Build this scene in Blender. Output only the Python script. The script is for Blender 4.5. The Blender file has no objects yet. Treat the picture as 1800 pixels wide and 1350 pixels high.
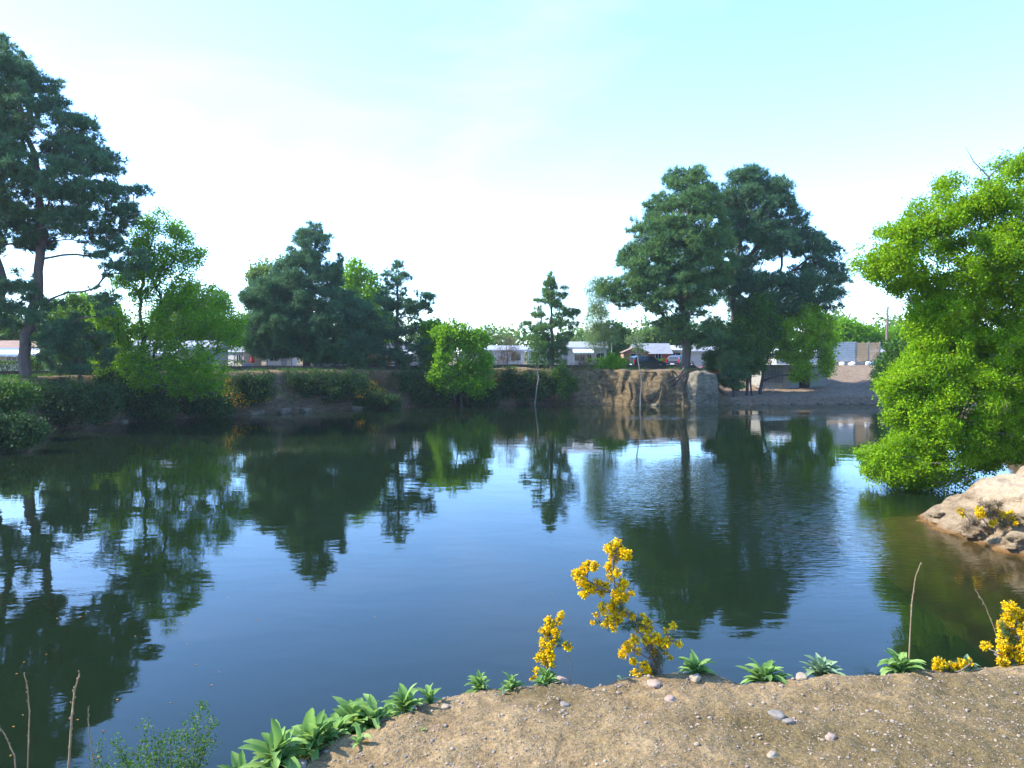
import bpy, math, numpy as np
from mathutils import Vector
SC = bpy.context.scene
COL = SC.collection
RNG = np.random.default_rng(11)
FPX = 1300.0
PITCH = math.atan(55/1300.0)
CAM = np.array([0.0, 0.0, 5.5])
SUN_AZ, SUN_EL = math.radians(-87), math.radians(43)     # azimuth from +Y, negative = towards -X

# ------------------------------------------------------------------ maths helpers
def ray(u, v):
    a, b = (u-900)/FPX, (675-v)/FPX
    c, s = math.cos(PITCH), math.sin(PITCH)
    return np.array([a, c + b*s, -s + b*c])
def P(u, v, Y):
    d = ray(u, v); return CAM + d*(Y/d[1])
def G(u, v, z):
    d = ray(u, v); return CAM + d*((z-5.5)/d[2])
def nrm(a):
    return a/np.maximum(np.linalg.norm(a, axis=-1, keepdims=True), 1e-9)
def rand_unit(rng, n):
    return nrm(rng.normal(size=(n, 3)))
def smooth(t):
    t = np.clip(t, 0, 1); return t*t*(3-2*t)
def _hash(ix, iy, iz, seed):
    h = (ix*374761393 + iy*668265263 + iz*2147483647 + seed*1274126177) & 0xFFFFFFFF
    h = ((h ^ (h >> 13))*1274126177) & 0xFFFFFFFF
    h = h ^ (h >> 16)
    return (h & 0xFFFF)/65535.0
def vnoise(x, y, z, seed=0):
    x, y, z = np.broadcast_arrays(np.asarray(x, float), np.asarray(y, float), np.asarray(z, float))
    ix, iy, iz = np.floor(x).astype(np.int64), np.floor(y).astype(np.int64), np.floor(z).astype(np.int64)
    fx, fy, fz = smooth(x-ix), smooth(y-iy), smooth(z-iz)
    r = 0
    for dx in (0, 1):
        for dy in (0, 1):
            for dz in (0, 1):
                w = (fx if dx else 1-fx)*(fy if dy else 1-fy)*(fz if dz else 1-fz)
                r = r + w*_hash(ix+dx, iy+dy, iz+dz, seed)
    return r*2-1
def fbm(x, y, z=0.0, oct=4, seed=0):
    r, a, f = 0, 1.0, 1.0
    for k in range(oct):
        r = r + a*vnoise(np.asarray(x)*f, np.asarray(y)*f, np.asarray(z)*f, seed+k*17); a *= .5; f *= 2.03
    return r
def inside_poly(px, py, poly):
    c = np.zeros(px.shape, bool); n = len(poly)
    for i in range(n):
        x1, y1 = poly[i]; x2, y2 = poly[(i+1) % n]
        if y1 == y2: continue
        c ^= ((y1 > py) != (y2 > py)) & (px < (x2-x1)*(py-y1)/(y2-y1)+x1)
    return c
def edge_dist(px, py, poly, closed=True):
    d = np.full(px.shape, 1e9); n = len(poly)
    for i in range(n if closed else n-1):
        x1, y1 = poly[i]; x2, y2 = poly[(i+1) % n]
        vx, vy = x2-x1, y2-y1; L = vx*vx+vy*vy+1e-12
        t = np.clip(((px-x1)*vx+(py-y1)*vy)/L, 0, 1)
        d = np.minimum(d, (px-x1-t*vx)**2+(py-y1-t*vy)**2)
    return np.sqrt(d)
def sdf(px, py, poly):                       # positive outside
    d = edge_dist(px, py, poly); return np.where(inside_poly(px, py, poly), -d, d)

# ------------------------------------------------------------------ mesh helpers
class MB:
    def __init__(s): s.V, s.F, s.M, s.n = [], [], [], 0
    def add(s, V, F, m=0):
        V = np.asarray(V, float).reshape(-1, 3); F = np.asarray(F, np.int64)
        if len(V) == 0 or len(F) == 0: return s
        s.V.append(V); s.F.append(F+s.n); s.M.append(np.full(len(F), m)); s.n += len(V); return s
    def build(s, name, mats, parent=None, base=None, smooth_=False):
        V = np.concatenate(s.V); 
        if base is not None: V = V-np.asarray(base)
        tot = np.concatenate([np.full(len(f), f.shape[1]) for f in s.F])
        idx = np.concatenate([f.ravel() for f in s.F])
        me = bpy.data.meshes.new(name)
        me.vertices.add(len(V)); me.vertices.foreach_set('co', V.ravel().astype(np.float32))
        me.loops.add(len(idx)); me.loops.foreach_set('vertex_index', idx.astype(np.int32))
        me.polygons.add(len(tot))
        me.polygons.foreach_set('loop_start', np.concatenate([[0], np.cumsum(tot)[:-1]]).astype(np.int32))
        me.polygons.foreach_set('loop_total', tot.astype(np.int32))
        if not isinstance(mats, (list, tuple)): mats = [mats]
        for m in mats: me.materials.append(m)
        me.polygons.foreach_set('material_index', np.concatenate(s.M).astype(np.int32))
        me.polygons.foreach_set('use_smooth', np.full(len(tot), bool(smooth_)))
        me.update(calc_edges=True); me.validate()
        o = bpy.data.objects.new(name, me); COL.objects.link(o)
        if parent is not None: o.parent = parent
        return o
def tag(o, label, cat, group=None, kind=None):
    if label: o['label'] = label
    if cat: o['category'] = cat
    if group: o['group'] = group
    if kind: o['kind'] = kind
    return o
def empty(name, loc, label, cat, group=None, rz=0):
    o = bpy.data.objects.new(name, None); COL.objects.link(o)
    o.location = loc; o.rotation_euler = (0, 0, rz); o.empty_display_size = .3
    return tag(o, label, cat, group)
def tube(pts, rad, sides=6, cap=True):
    pts = np.asarray(pts, float); n = len(pts); rad = np.broadcast_to(np.asarray(rad, float), (n,))
    t = np.gradient(pts, axis=0); t = nrm(t)
    ref = np.array([0, 0, 1.0]) if abs(t[0][2]) < .9 else np.array([1.0, 0, 0])
    a = nrm(np.cross(t, ref)); b = np.cross(t, a)
    ang = np.arange(sides)*2*math.pi/sides
    V = pts[:, None]+rad[:, None, None]*(np.cos(ang)[None, :, None]*a[:, None]+np.sin(ang)[None, :, None]*b[:, None])
    i = np.arange(n-1)[:, None]*sides; j = np.arange(sides)[None]; k = (j+1) % sides
    F = np.stack([i+j, i+k, i+sides+k, i+sides+j], -1).reshape(-1, 4)
    return V.reshape(-1, 3), F
def box(x0, x1, y0, y1, z0, z1):
    V = np.array([[x, y, z] for z in (z0, z1) for y in (y0, y1) for x in (x0, x1)], float)
    F = np.array([[0, 2, 3, 1], [4, 5, 7, 6], [0, 1, 5, 4], [2, 6, 7, 3], [0, 4, 6, 2], [1, 3, 7, 5]])
    return V, F
def extrude(poly, y0, y1, taper=None):        # poly in xz (ccw seen from -y), extruded along y
    n = len(poly); A = np.array([[x, y0, z] for x, z in poly]); B = np.array([[x, y1, z] for x, z in poly])
    V = np.concatenate([A, B]); i = np.arange(n); j = (i+1) % n
    return V, np.stack([i, j, j+n, i+n], -1), n
def ico():
    t = (1+5**.5)/2
    V = nrm(np.array([[-1, t, 0], [1, t, 0], [-1, -t, 0], [1, -t, 0], [0, -1, t], [0, 1, t], [0, -1, -t], [0, 1, -t], [t, 0, -1], [t, 0, 1], [-t, 0, -1], [-t, 0, 1]], float))
    F = np.array([[0, 11, 5], [0, 5, 1], [0, 1, 7], [0, 7, 10], [0, 10, 11], [1, 5, 9], [5, 11, 4], [11, 10, 2], [10, 7, 6], [7, 1, 8], [3, 9, 4], [3, 4, 2], [3, 2, 6], [3, 6, 8], [3, 8, 9], [4, 9, 5], [2, 4, 11], [6, 2, 10], [8, 6, 7], [9, 8, 1]])
    return V, F
def subdiv(V, F):
    V = list(map(tuple, V)); cache = {}; out = []
    def mid(a, b):
        k = (min(a, b), max(a, b))
        if k not in cache:
            m = (np.array(V[a])+np.array(V[b]))/2; V.append(tuple(m/np.linalg.norm(m))); cache[k] = len(V)-1
        return cache[k]
    for a, b, c in F:
        x, y, z = mid(a, b), mid(b, c), mid(c, a); out += [[a, x, z], [b, y, x], [c, z, y], [x, y, z]]
    return np.array(V), np.array(out)
ICO0 = ico(); ICO1 = subdiv(*ICO0); ICO2 = subdiv(*ICO1); ICO3 = subdiv(*ICO2)

# ------------------------------------------------------------------ materials
def new_mat(name):
    m = bpy.data.materials.new(name); m.use_nodes = True
    nt = m.node_tree; nt.nodes.clear()
    return m, nt, nt.nodes, nt.links
def N(nt, t, **kw):
    n = nt.nodes.new(t)
    for k, v in kw.items(): setattr(n, k, v)
    return n
def setin(n, **kw):
    for k, v in kw.items(): n.inputs[k.replace('_', ' ')].default_value = v
def ramp(nt, fac, stops):
    r = N(nt, 'ShaderNodeValToRGB'); e = r.color_ramp.elements
    while len(e) < len(stops): e.new(.5)
    for el, (p, c) in zip(e, stops): el.position = p; el.color = (*c, 1) if len(c) == 3 else c
    nt.links.new(fac, r.inputs[0]); return r
def noise(nt, scale, detail=4, rough=.55, coord='Object', vec=None, dist=0):
    n = N(nt, 'ShaderNodeTexNoise'); n.inputs['Scale'].default_value = scale; n.inputs['Detail'].default_value = detail
    n.inputs['Roughness'].default_value = rough; n.inputs['Distortion'].default_value = dist
    if vec is None:
        tc = N(nt, 'ShaderNodeTexCoord'); vec = tc.outputs[coord]
    nt.links.new(vec, n.inputs['Vector']); return n
def mixc(nt, fac, a, b, mode='MIX'):
    m = N(nt, 'ShaderNodeMix', data_type='RGBA', blend_type=mode)
    for s, v in ((m.inputs[0], fac), (m.inputs[6], a), (m.inputs[7], b)):
        if hasattr(v, 'links'): nt.links.new(v, s)
        elif isinstance(v, (int, float)): s.default_value = v
        else: s.default_value = (*v, 1)
    return m.outputs[2]
def math_(nt, op, a, b=0.0, c=0.0, clamp=False):
    m = N(nt, 'ShaderNodeMath', operation=op, use_clamp=clamp)
    for i, v in enumerate((a, b, c)):
        if hasattr(v, 'links'): nt.links.new(v, m.inputs[i])
        else: m.inputs[i].default_value = v
    return m.outputs[0]
def out(nt, s, vol=None):
    o = N(nt, 'ShaderNodeOutputMaterial'); nt.links.new(s, o.inputs['Surface'])
    if vol is not None: nt.links.new(vol, o.inputs['Volume'])
def plain(name, col, rough=.6, var=.12, scale=3, metal=0, bump=0.0, spec=.4):
    m, nt, nd, lk = new_mat(name)
    n = noise(nt, scale, 5)
    d = tuple(c*(1-var) for c in col); l = tuple(min(1, c*(1+var)) for c in col)
    r = ramp(nt, n.outputs[0], [(.3, d), (.7, l)])
    b = N(nt, 'ShaderNodeBsdfPrincipled'); setin(b, Roughness=rough, Metallic=metal); b.inputs['Specular IOR Level'].default_value = spec
    lk.new(r.outputs[0], b.inputs['Base Color'])
    if bump:
        bp = N(nt, 'ShaderNodeBump'); setin(bp, Strength=bump, Distance=.05); lk.new(n.outputs[0], bp.inputs['Height']); lk.new(bp.outputs[0], b.inputs['Normal'])
    out(nt, b.outputs[0]); return m
def leaf_mat(name, stops, trans=.35, clump=.6, rough=.55, tr_col=None, var=.35):
    m, nt, nd, lk = new_mat(name)
    g = N(nt, 'ShaderNodeNewGeometry')
    n = noise(nt, clump, 2)
    f = math_(nt, 'ADD', math_(nt, 'MULTIPLY', g.outputs['Random Per Island'], var), math_(nt, 'MULTIPLY', n.outputs[0], 1-var))
    k = len(stops); r = ramp(nt, f, [(.28+.46*i/(k-1), c) for i, c in enumerate(stops)])
    b = N(nt, 'ShaderNodeBsdfPrincipled'); setin(b, Roughness=rough); b.inputs['Specular IOR Level'].default_value = .12
    lk.new(r.outputs[0], b.inputs['Base Color'])
    t = N(nt, 'ShaderNodeBsdfTranslucent')
    tc = mixc(nt, .75, r.outputs[0], tr_col) if tr_col else r.outputs[0]
    lk.new(tc, t.inputs['Color'])
    mx = N(nt, 'ShaderNodeMixShader'); mx.inputs[0].default_value = trans
    lk.new(b.outputs[0], mx.inputs[1]); lk.new(t.outputs[0], mx.inputs[2]); out(nt, mx.outputs[0]); return m
def glass_mat(name, col=(.02, .025, .03)):
    m, nt, nd, lk = new_mat(name)
    b = N(nt, 'ShaderNodeBsdfPrincipled'); setin(b, Roughness=.08); b.inputs['Base Color'].default_value = (*col, 1); b.inputs['Specular IOR Level'].default_value = .6
    out(nt, b.outputs[0]); return m
def bark_mat(name, a, b_, scale=6):
    m, nt, nd, lk = new_mat(name)
    tc = N(nt, 'ShaderNodeTexCoord'); mp = N(nt, 'ShaderNodeMapping'); mp.inputs['Scale'].default_value = (1, 1, .25); lk.new(tc.outputs['Object'], mp.inputs[0])
    n = noise(nt, scale, 6, .65, vec=mp.outputs[0])
    r = ramp(nt, n.outputs[0], [(.3, a), (.7, b_)])
    b = N(nt, 'ShaderNodeBsdfPrincipled'); setin(b, Roughness=.9); lk.new(r.outputs[0], b.inputs['Base Color'])
    bp = N(nt, 'ShaderNodeBump'); setin(bp, Strength=.6, Distance=.05); lk.new(n.outputs[0], bp.inputs['Height']); lk.new(bp.outputs[0], b.inputs['Normal'])
    out(nt, b.outputs[0]); return m

M = {}
M['pine'] = leaf_mat('pine_needles', [(.042, .10, .044), (.075, .158, .048), (.165, .245, .04)], trans=.28, clump=.45, tr_col=(.13, .26, .06))
M['pine_dark'] = leaf_mat('dark_pine_needles', [(.034, .086, .052), (.058, .13, .058), (.11, .19, .052)], trans=.28, clump=.45, tr_col=(.1, .22, .08))
M['spring'] = leaf_mat('spring_leaves', [(.05, .145, .004), (.105, .26, .005), (.2, .37, .008)], trans=.48, clump=.7, tr_col=(.23, .43, .012), var=.3)
M['spring_dull'] = leaf_mat('dull_leaves', [(.03, .085, .013), (.05, .125, .014), (.085, .17, .02)], trans=.35, clump=.5, tr_col=(.09, .18, .02))
M['oak'] = leaf_mat('oak_leaves', [(.065, .155, .003), (.148, .30, .004), (.29, .43, .008)], trans=.42, clump=1.1, tr_col=(.32, .46, .005), var=.3)
M['far_leaf'] = leaf_mat('distant_leaves', [(.06, .12, .025), (.095, .17, .03), (.14, .21, .035)], trans=.35, clump=.25, tr_col=(.17, .27, .04))
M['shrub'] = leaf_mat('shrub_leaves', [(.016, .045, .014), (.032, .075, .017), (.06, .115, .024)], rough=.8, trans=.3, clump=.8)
M['brown_twig'] = leaf_mat('dry_leaves', [(.09, .06, .035), (.15, .10, .05), (.16, .15, .06)], trans=.2, clump=.8)
M['hedge'] = leaf_mat('hedge_leaves', [(.035, .085, .009), (.06, .13, .012), (.11, .19, .016)], trans=.3, clump=1.2)
M['birch'] = leaf_mat('birch_leaves', [(.10, .17, .05), (.16, .25, .08), (.22, .3, .1)], trans=.4, clump=.8)
M['bark'] = bark_mat('pine_bark', (.035, .025, .022), (.11, .075, .06))
M['bark_dark'] = bark_mat('dark_bark', (.02, .017, .016), (.06, .048, .042))
M['bark_pale'] = bark_mat('pale_bark', (.22, .21, .19), (.5, .48, .44))
M['bark_grey'] = bark_mat('grey_bark', (.09, .075, .06), (.2, .17, .14))
M['mullein'] = leaf_mat('mullein_leaves', [(.10, .19, .05), (.165, .275, .075), (.27, .38, .12)], trans=.38, clump=9, rough=.9, tr_col=(.26, .42, .08), var=.5)
M['mullein_grey'] = leaf_mat('woolly_grey_leaves', [(.13, .2, .1), (.18, .26, .135), (.25, .33, .19)], trans=.25, clump=6, rough=.85)
M['yellow_leaf'] = leaf_mat('withered_leaves', [(.3, .16, .02), (.36, .2, .05), (.25, .08, .03)], trans=.3, clump=6)
M['gorse_green'] = leaf_mat('gorse_spines', [(.03, .07, .02), (.06, .12, .04), (.1, .17, .06)], trans=.2, clump=9)
M['gorse_flower'] = leaf_mat('gorse_petals', [(.6, .3, .002), (.85, .53, .003), (.95, .7, .01)], trans=.35, clump=25, var=.6, tr_col=(.75, .52, .006))
M['gorse_far'] = leaf_mat('shaded_gorse_petals', [(.5, .27, .004), (.65, .38, .006), (.72, .46, .012)], trans=.3, clump=2, var=.6)  # darker copy of the gorse petals, shade put into the colour
M['dry_stem'] = plain('dry_stem', (.24, .16, .09), .85, .3, 30)
M['white'] = plain('white_panel', (.48, .48, .48), .5, .06, .8)
M['cream'] = plain('cream_panel', (.5, .47, .37), .55, .06, .8)
M['beige'] = plain('beige_panel', (.5, .42, .33), .6, .08, .8)
M['grey_panel'] = plain('grey_panel', (.25, .26, .28), .6, .08, .8)
M['grey_roof'] = plain('grey_roof', (.2, .21, .23), .6, .15, 2)
M['pale_roof'] = plain('pale_roof', (.27, .28, .3), .45, .08, 1)
M['brown_roof'] = plain('brown_roof', (.2, .11, .07), .7, .15, 2)
M['red_wood'] = plain('red_brown_boards', (.26, .075, .045), .7, .2, 3)
M['wood'] = plain('weathered_boards', (.33, .19, .1), .75, .2, 4)
M['orange_wood'] = plain('fresh_timber', (.58, .34, .17), .7, .1, 2)
M['grey_wood'] = plain('silver_timber', (.42, .42, .42), .75, .1, 2)
M['dark_wood'] = plain('dark_sleeper', (.045, .032, .026), .85, .3, 3)
M['concrete'] = plain('concrete', (.26, .24, .2), .85, .2, 1.5, bump=.2)
M['concrete_pale'] = plain('whitewashed_concrete', (.24, .23, .195), .85, .12, 1.5, bump=.1)
M['metal'] = plain('galvanised_metal', (.42, .43, .44), .45, .12, 5, metal=.6)
M['dark_metal'] = plain('dark_metal', (.05, .055, .06), .5, .15, 5)
M['glass'] = glass_mat('window_glass')
M['lamp_globe'] = plain('opal_globe', (.75, .78, .8), .25, .03)
M['red'] = plain('red_cloth', (.5, .025, .03), .7, .12)
M['blue'] = plain('blue_plastic', (.12, .32, .55), .5, .1)
M['car_green'] = plain('dark_green_paint', (.012, .04, .035), .25, .04, spec=.6)
M['car_navy'] = plain('navy_paint', (.010, .014, .035), .25, .04, spec=.6)
M['car_red'] = plain('red_paint', (.3, .012, .015), .25, .04, spec=.6)
M['tyre'] = plain('tyre_rubber', (.015, .015, .015), .85, .1)
M['rim'] = plain('alloy_rim', (.4, .41, .42), .35, .05, metal=.7)
M['tail_lamp'] = plain('red_lens', (.45, .01, .012), .2, .05)
M['clear_lamp'] = plain('clear_lens', (.6, .62, .63), .15, .05)
M['stone_pale'] = plain('pale_stone', (.24, .185, .125), .85, .18, 20, bump=.2)
M['stone_grey'] = plain('blue_grey_stone', (.16, .135, .108), .8, .2, 20, bump=.2)
M['stone_pink'] = plain('pinkish_stone', (.25, .175, .13), .85, .18, 20, bump=.2)
M['white_stone'] = plain('white_painted_stone', (.7, .7, .68), .7, .08, 3)
M['pole_wood'] = plain('pole_wood', (.17, .12, .1), .85, .25, 4)
M['rope_white'] = plain('white_fabric', (.6, .61, .62), .7, .05)

def ground_mat():
    m, nt, nd, lk = new_mat('bank_ground')
    geo = N(nt, 'ShaderNodeNewGeometry')
    n1 = noise(nt, .35, 5, .6, vec=geo.outputs['Position']); n2 = noise(nt, 2.5, 6, .7, vec=geo.outputs['Position'])
    mp = N(nt, 'ShaderNodeMapping'); mp.inputs['Scale'].default_value = (1, 1, 2.6); mp.inputs['Rotation'].default_value = (.12, .25, 0); lk.new(geo.outputs['Position'], mp.inputs[0])
    n3 = noise(nt, 1.3, 8, .72, vec=mp.outputs[0], dist=.6)
    flat = ramp(nt, n1.outputs[0], [(.3, (.13, .085, .042)), (.5, (.2, .135, .07)), (.7, (.27, .185, .10))])
    flat2 = mixc(nt, math_(nt, 'MULTIPLY', n2.outputs[0], .45), flat.outputs[0], (.12, .10, .05))
    rock = ramp(nt, n3.outputs[0], [(.28, (.05, .033, .018)), (.42, (.13, .088, .043)), (.55, (.22, .155, .078)), (.72, (.33, .245, .135))])
    beach = ramp(nt, n2.outputs[0], [(.3, (.15, .105, .068)), (.55, (.235, .168, .11)), (.75, (.33, .245, .165))])
    ar = N(nt, 'ShaderNodeAttribute', attribute_name='rock'); ab = N(nt, 'ShaderNodeAttribute', attribute_name='beach'); ad = N(nt, 'ShaderNodeAttribute', attribute_name='earth')
    c = mixc(nt, ar.outputs['Fac'], flat2, rock.outputs[0])
    c = mixc(nt, ab.outputs['Fac'], c, beach.outputs[0])
    n4 = noise(nt, 5.5, 6, .7, vec=mp.outputs[0], dist=.8); c = mixc(nt, math_(nt, 'MULTIPLY', ar.outputs['Fac'], .85), c, ramp(nt, n4.outputs[0], [(.32, (.3, .27, .24)), (.5, (1, 1, 1)), (.72, (1.35, 1.3, 1.2))]).outputs[0], 'MULTIPLY')
    soil = ramp(nt, n3.outputs[0], [(.3, (.055, .038, .023)), (.55, (.15, .103, .058)), (.75, (.26, .185, .105))])
    c = mixc(nt, ad.outputs['Fac'], c, soil.outputs[0])
    b = N(nt, 'ShaderNodeBsdfPrincipled'); setin(b, Roughness=.95); b.inputs['Specular IOR Level'].default_value = .2
    lk.new(c, b.inputs['Base Color'])
    bp = N(nt, 'ShaderNodeBump'); setin(bp, Strength=1, Distance=.4); lk.new(math_(nt, 'ADD', n3.outputs[0], math_(nt, 'MULTIPLY', n4.outputs[0], .5)), bp.inputs['Height']); lk.new(bp.outputs[0], b.inputs['Normal'])
    out(nt, b.outputs[0]); return m
def near_mat():
    m, nt, nd, lk = new_mat('gravelly_earth')
    geo = N(nt, 'ShaderNodeNewGeometry'); pos = geo.outputs['Position']
    big = noise(nt, .9, 4, .6, vec=pos); mid = noise(nt, 5, 6, .7, vec=pos, dist=.4); fine = noise(nt, 60, 5, .7, vec=pos)
    base = ramp(nt, mid.outputs[0], [(.3, (.14, .092, .042)), (.5, (.215, .146, .069)), (.7, (.305, .212, .107))])
    c = mixc(nt, math_(nt, 'MULTIPLY', ramp(nt, big.outputs[0], [(.44, (0, 0, 0)), (.6, (1, 1, 1))]).outputs[0], .75), base.outputs[0], (.095, .07, .026))
    f = ramp(nt, fine.outputs[0], [(.32, (.4, .4, .4)), (.5, (1, 1, 1)), (.7, (1.55, 1.5, 1.4))])
    c = mixc(nt, .8, c, f.outputs[0], 'MULTIPLY')
    vo = N(nt, 'ShaderNodeTexVoronoi'); vo.inputs['Scale'].default_value = 75; lk.new(pos, vo.inputs['Vector'])
    spk = ramp(nt, vo.outputs['Distance'], [(.14, (1, 1, 1)), (.24, (0, 0, 0))])
    selr = N(nt, 'ShaderNodeSeparateColor'); lk.new(vo.outputs['Color'], selr.inputs[0])
    pick = math_(nt, 'GREATER_THAN', selr.outputs[0], .82)
    c = mixc(nt, math_(nt, 'MULTIPLY', math_(nt, 'MULTIPLY', spk.outputs[0], pick), .6), c, (.29, .215, .125))
    b = N(nt, 'ShaderNodeBsdfPrincipled'); setin(b, Roughness=.95); b.inputs['Specular IOR Level'].default_value = .2
    lk.new(c, b.inputs['Base Color'])
    h = math_(nt, 'ADD', math_(nt, 'MULTIPLY', fine.outputs[0], .35), mid.outputs[0])
    bp = N(nt, 'ShaderNodeBump'); setin(bp, Strength=.9, Distance=.045); lk.new(h, bp.inputs['Height']); lk.new(bp.outputs[0], b.inputs['Normal'])
    out(nt, b.outputs[0]); return m
def spit_mat():
    m, nt, nd, lk = new_mat('sandy_rock')
    geo = N(nt, 'ShaderNodeNewGeometry'); pos = geo.outputs['Position']
    mp = N(nt, 'ShaderNodeMapping'); mp.inputs['Scale'].default_value = (1, 1, 3.2); mp.inputs['Rotation'].default_value = (.2, -.25, 0); lk.new(pos, mp.inputs[0])
    n3 = noise(nt, 1.6, 8, .7, vec=mp.outputs[0], dist=.7); n2 = noise(nt, 9, 6, .7, vec=pos)
    sp = N(nt, 'ShaderNodeSeparateXYZ'); lk.new(geo.outputs['Normal'], sp.inputs[0])
    rock = ramp(nt, n3.outputs[0], [(.3, (.09, .06, .032)), (.42, (.2, .14, .078)), (.58, (.3, .22, .13)), (.75, (.38, .3, .19))])
    sand = ramp(nt, n2.outputs[0], [(.3, (.33, .24, .145)), (.7, (.45, .34, .215))])
    up = ramp(nt, sp.outputs[2], [(.62, (0, 0, 0)), (.86, (1, 1, 1))])
    at = N(nt, 'ShaderNodeAttribute', attribute_name='sand')
    c = mixc(nt, at.outputs['Fac'], rock.outputs[0], sand.outputs[0])
    zz = N(nt, 'ShaderNodeSeparateXYZ'); lk.new(pos, zz.inputs[0])
    wet = ramp(nt, zz.outputs[2], [(.04, (.6, .42, .2)), (.16, (1, 1, 1))])
    c = mixc(nt, 1, c, wet.outputs[0], 'MULTIPLY')
    b = N(nt, 'ShaderNodeBsdfPrincipled'); setin(b, Roughness=.92); b.inputs['Specular IOR Level'].default_value = .2
    lk.new(c, b.inputs['Base Color'])
    h = math_(nt, 'ADD', n3.outputs[0], math_(nt, 'MULTIPLY', n2.outputs[0], .25))
    bp = N(nt, 'ShaderNodeBump'); setin(bp, Strength=1, Distance=.25); lk.new(h, bp.inputs['Height']); lk.new(bp.outputs[0], b.inputs['Normal'])
    out(nt, b.outputs[0]); return m
def rock_mat():
    m, nt, nd, lk = new_mat('quarry_rock')
    geo = N(nt, 'ShaderNodeNewGeometry'); pos = geo.outputs['Position']
    mp = N(nt, 'ShaderNodeMapping'); mp.inputs['Scale'].default_value = (1, 1, 2.2); mp.inputs['Rotation'].default_value = (.3, .3, 0); lk.new(pos, mp.inputs[0])
    n3 = noise(nt, 1.5, 8, .7, vec=mp.outputs[0], dist=.5)
    rock = ramp(nt, n3.outputs[0], [(.3, (.04, .032, .02)), (.45, (.10, .083, .052)), (.6, (.165, .14, .09)), (.75, (.24, .21, .145))])
    b = N(nt, 'ShaderNodeBsdfPrincipled'); setin(b, Roughness=.92); lk.new(rock.outputs[0], b.inputs['Base Color'])
    bp = N(nt, 'ShaderNodeBump'); setin(bp, Strength=.8, Distance=.2); lk.new(n3.outputs[0], bp.inputs['Height']); lk.new(bp.outputs[0], b.inputs['Normal'])
    out(nt, b.outputs[0]); return m
def water_mat():
    m, nt, nd, lk = new_mat('pond_water')
    geo = N(nt, 'ShaderNodeNewGeometry'); pos = geo.outputs['Position']
    def waves(scale, sx, sy, rot, detail=2):
        mp = N(nt, 'ShaderNodeMapping'); mp.inputs['Scale'].default_value = (sx, sy, 1); mp.inputs['Rotation'].default_value = (0, 0, rot); lk.new(pos, mp.inputs[0])
        return noise(nt, scale, detail, .5, vec=mp.outputs[0], dist=.3).outputs[0]
    big = waves(.9, .55, 1.0, .1); small = waves(3.2, .5, 1.0, -.15, 3)
    # wind-ruffled patches (real places on the pond)
    patch = ramp(nt, waves(.055, .8, 1.0, .3, 3), [(.46, (0, 0, 0)), (.6, (1, 1, 1))]).outputs[0]
    def blob(cx, cy, rx, ry):
        mp = N(nt, 'ShaderNodeMapping'); mp.inputs['Location'].default_value = (-cx/rx, -cy/ry, 0); mp.inputs['Scale'].default_value = (1/rx, 1/ry, 1); lk.new(pos, mp.inputs[0])
        ln = N(nt, 'ShaderNodeVectorMath', operation='LENGTH'); lk.new(mp.outputs[0], ln.inputs[0])
        return ramp(nt, ln.outputs['Value'], [(.45, (1, 1, 1)), (1.0, (0, 0, 0))]).outputs[0]
    ruf = math_(nt, 'MAXIMUM', blob(9.5, 27, 8.5, 13), blob(17, 62, 17, 3.0))
    ruf = math_(nt, 'MULTIPLY', ruf, math_(nt, 'ADD', .45, math_(nt, 'MULTIPLY', patch, .8)))
    rip = waves(7.5, .28, 1.0, -.2, 2)
    h = math_(nt, 'ADD', math_(nt, 'MULTIPLY', big, .006), math_(nt, 'MULTIPLY', small, math_(nt, 'ADD', .0014, math_(nt, 'MULTIPLY', patch, .0018))))
    h = math_(nt, 'ADD', h, math_(nt, 'MULTIPLY', rip, math_(nt, 'MULTIPLY', ruf, .014)))
    h = math_(nt, 'ADD', h, math_(nt, 'MULTIPLY', waves(1.5, .35, 1.0, .05, 3), math_(nt, 'MULTIPLY', blob(17, 63, 15, 3.2), .07)))
    bp = N(nt, 'ShaderNodeBump'); setin(bp, Strength=1.0, Distance=1.0); lk.new(h, bp.inputs['Height'])
    fr = N(nt, 'ShaderNodeFresnel'); fr.inputs['IOR'].default_value = 1.33; lk.new(bp.outputs[0], fr.inputs['Normal'])
    gl = N(nt, 'ShaderNodeBsdfGlossy'); gl.inputs['Roughness'].default_value = .02; gl.inputs['Color'].default_value = (1, 1, 1, 1); lk.new(bp.outputs[0], gl.inputs['Normal'])
    tr = N(nt, 'ShaderNodeBsdfTransparent')
    df = N(nt, 'ShaderNodeBsdfDiffuse'); df.inputs['Color'].default_value = (.018, .036, .015, 1)
    body = N(nt, 'ShaderNodeMixShader'); body.inputs[0].default_value = .3; lk.new(tr.outputs[0], body.inputs[1]); lk.new(df.outputs[0], body.inputs[2])
    mx = N(nt, 'ShaderNodeMixShader'); lk.new(fr.outputs[0], mx.inputs[0]); lk.new(body.outputs[0], mx.inputs[1]); lk.new(gl.outputs[0], mx.inputs[2])
    va = N(nt, 'ShaderNodeVolumeAbsorption'); va.inputs['Color'].default_value = (.55, .45, .12, 1); va.inputs['Density'].default_value = .9
    out(nt, mx.outputs[0], va.outputs[0]); return m

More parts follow.
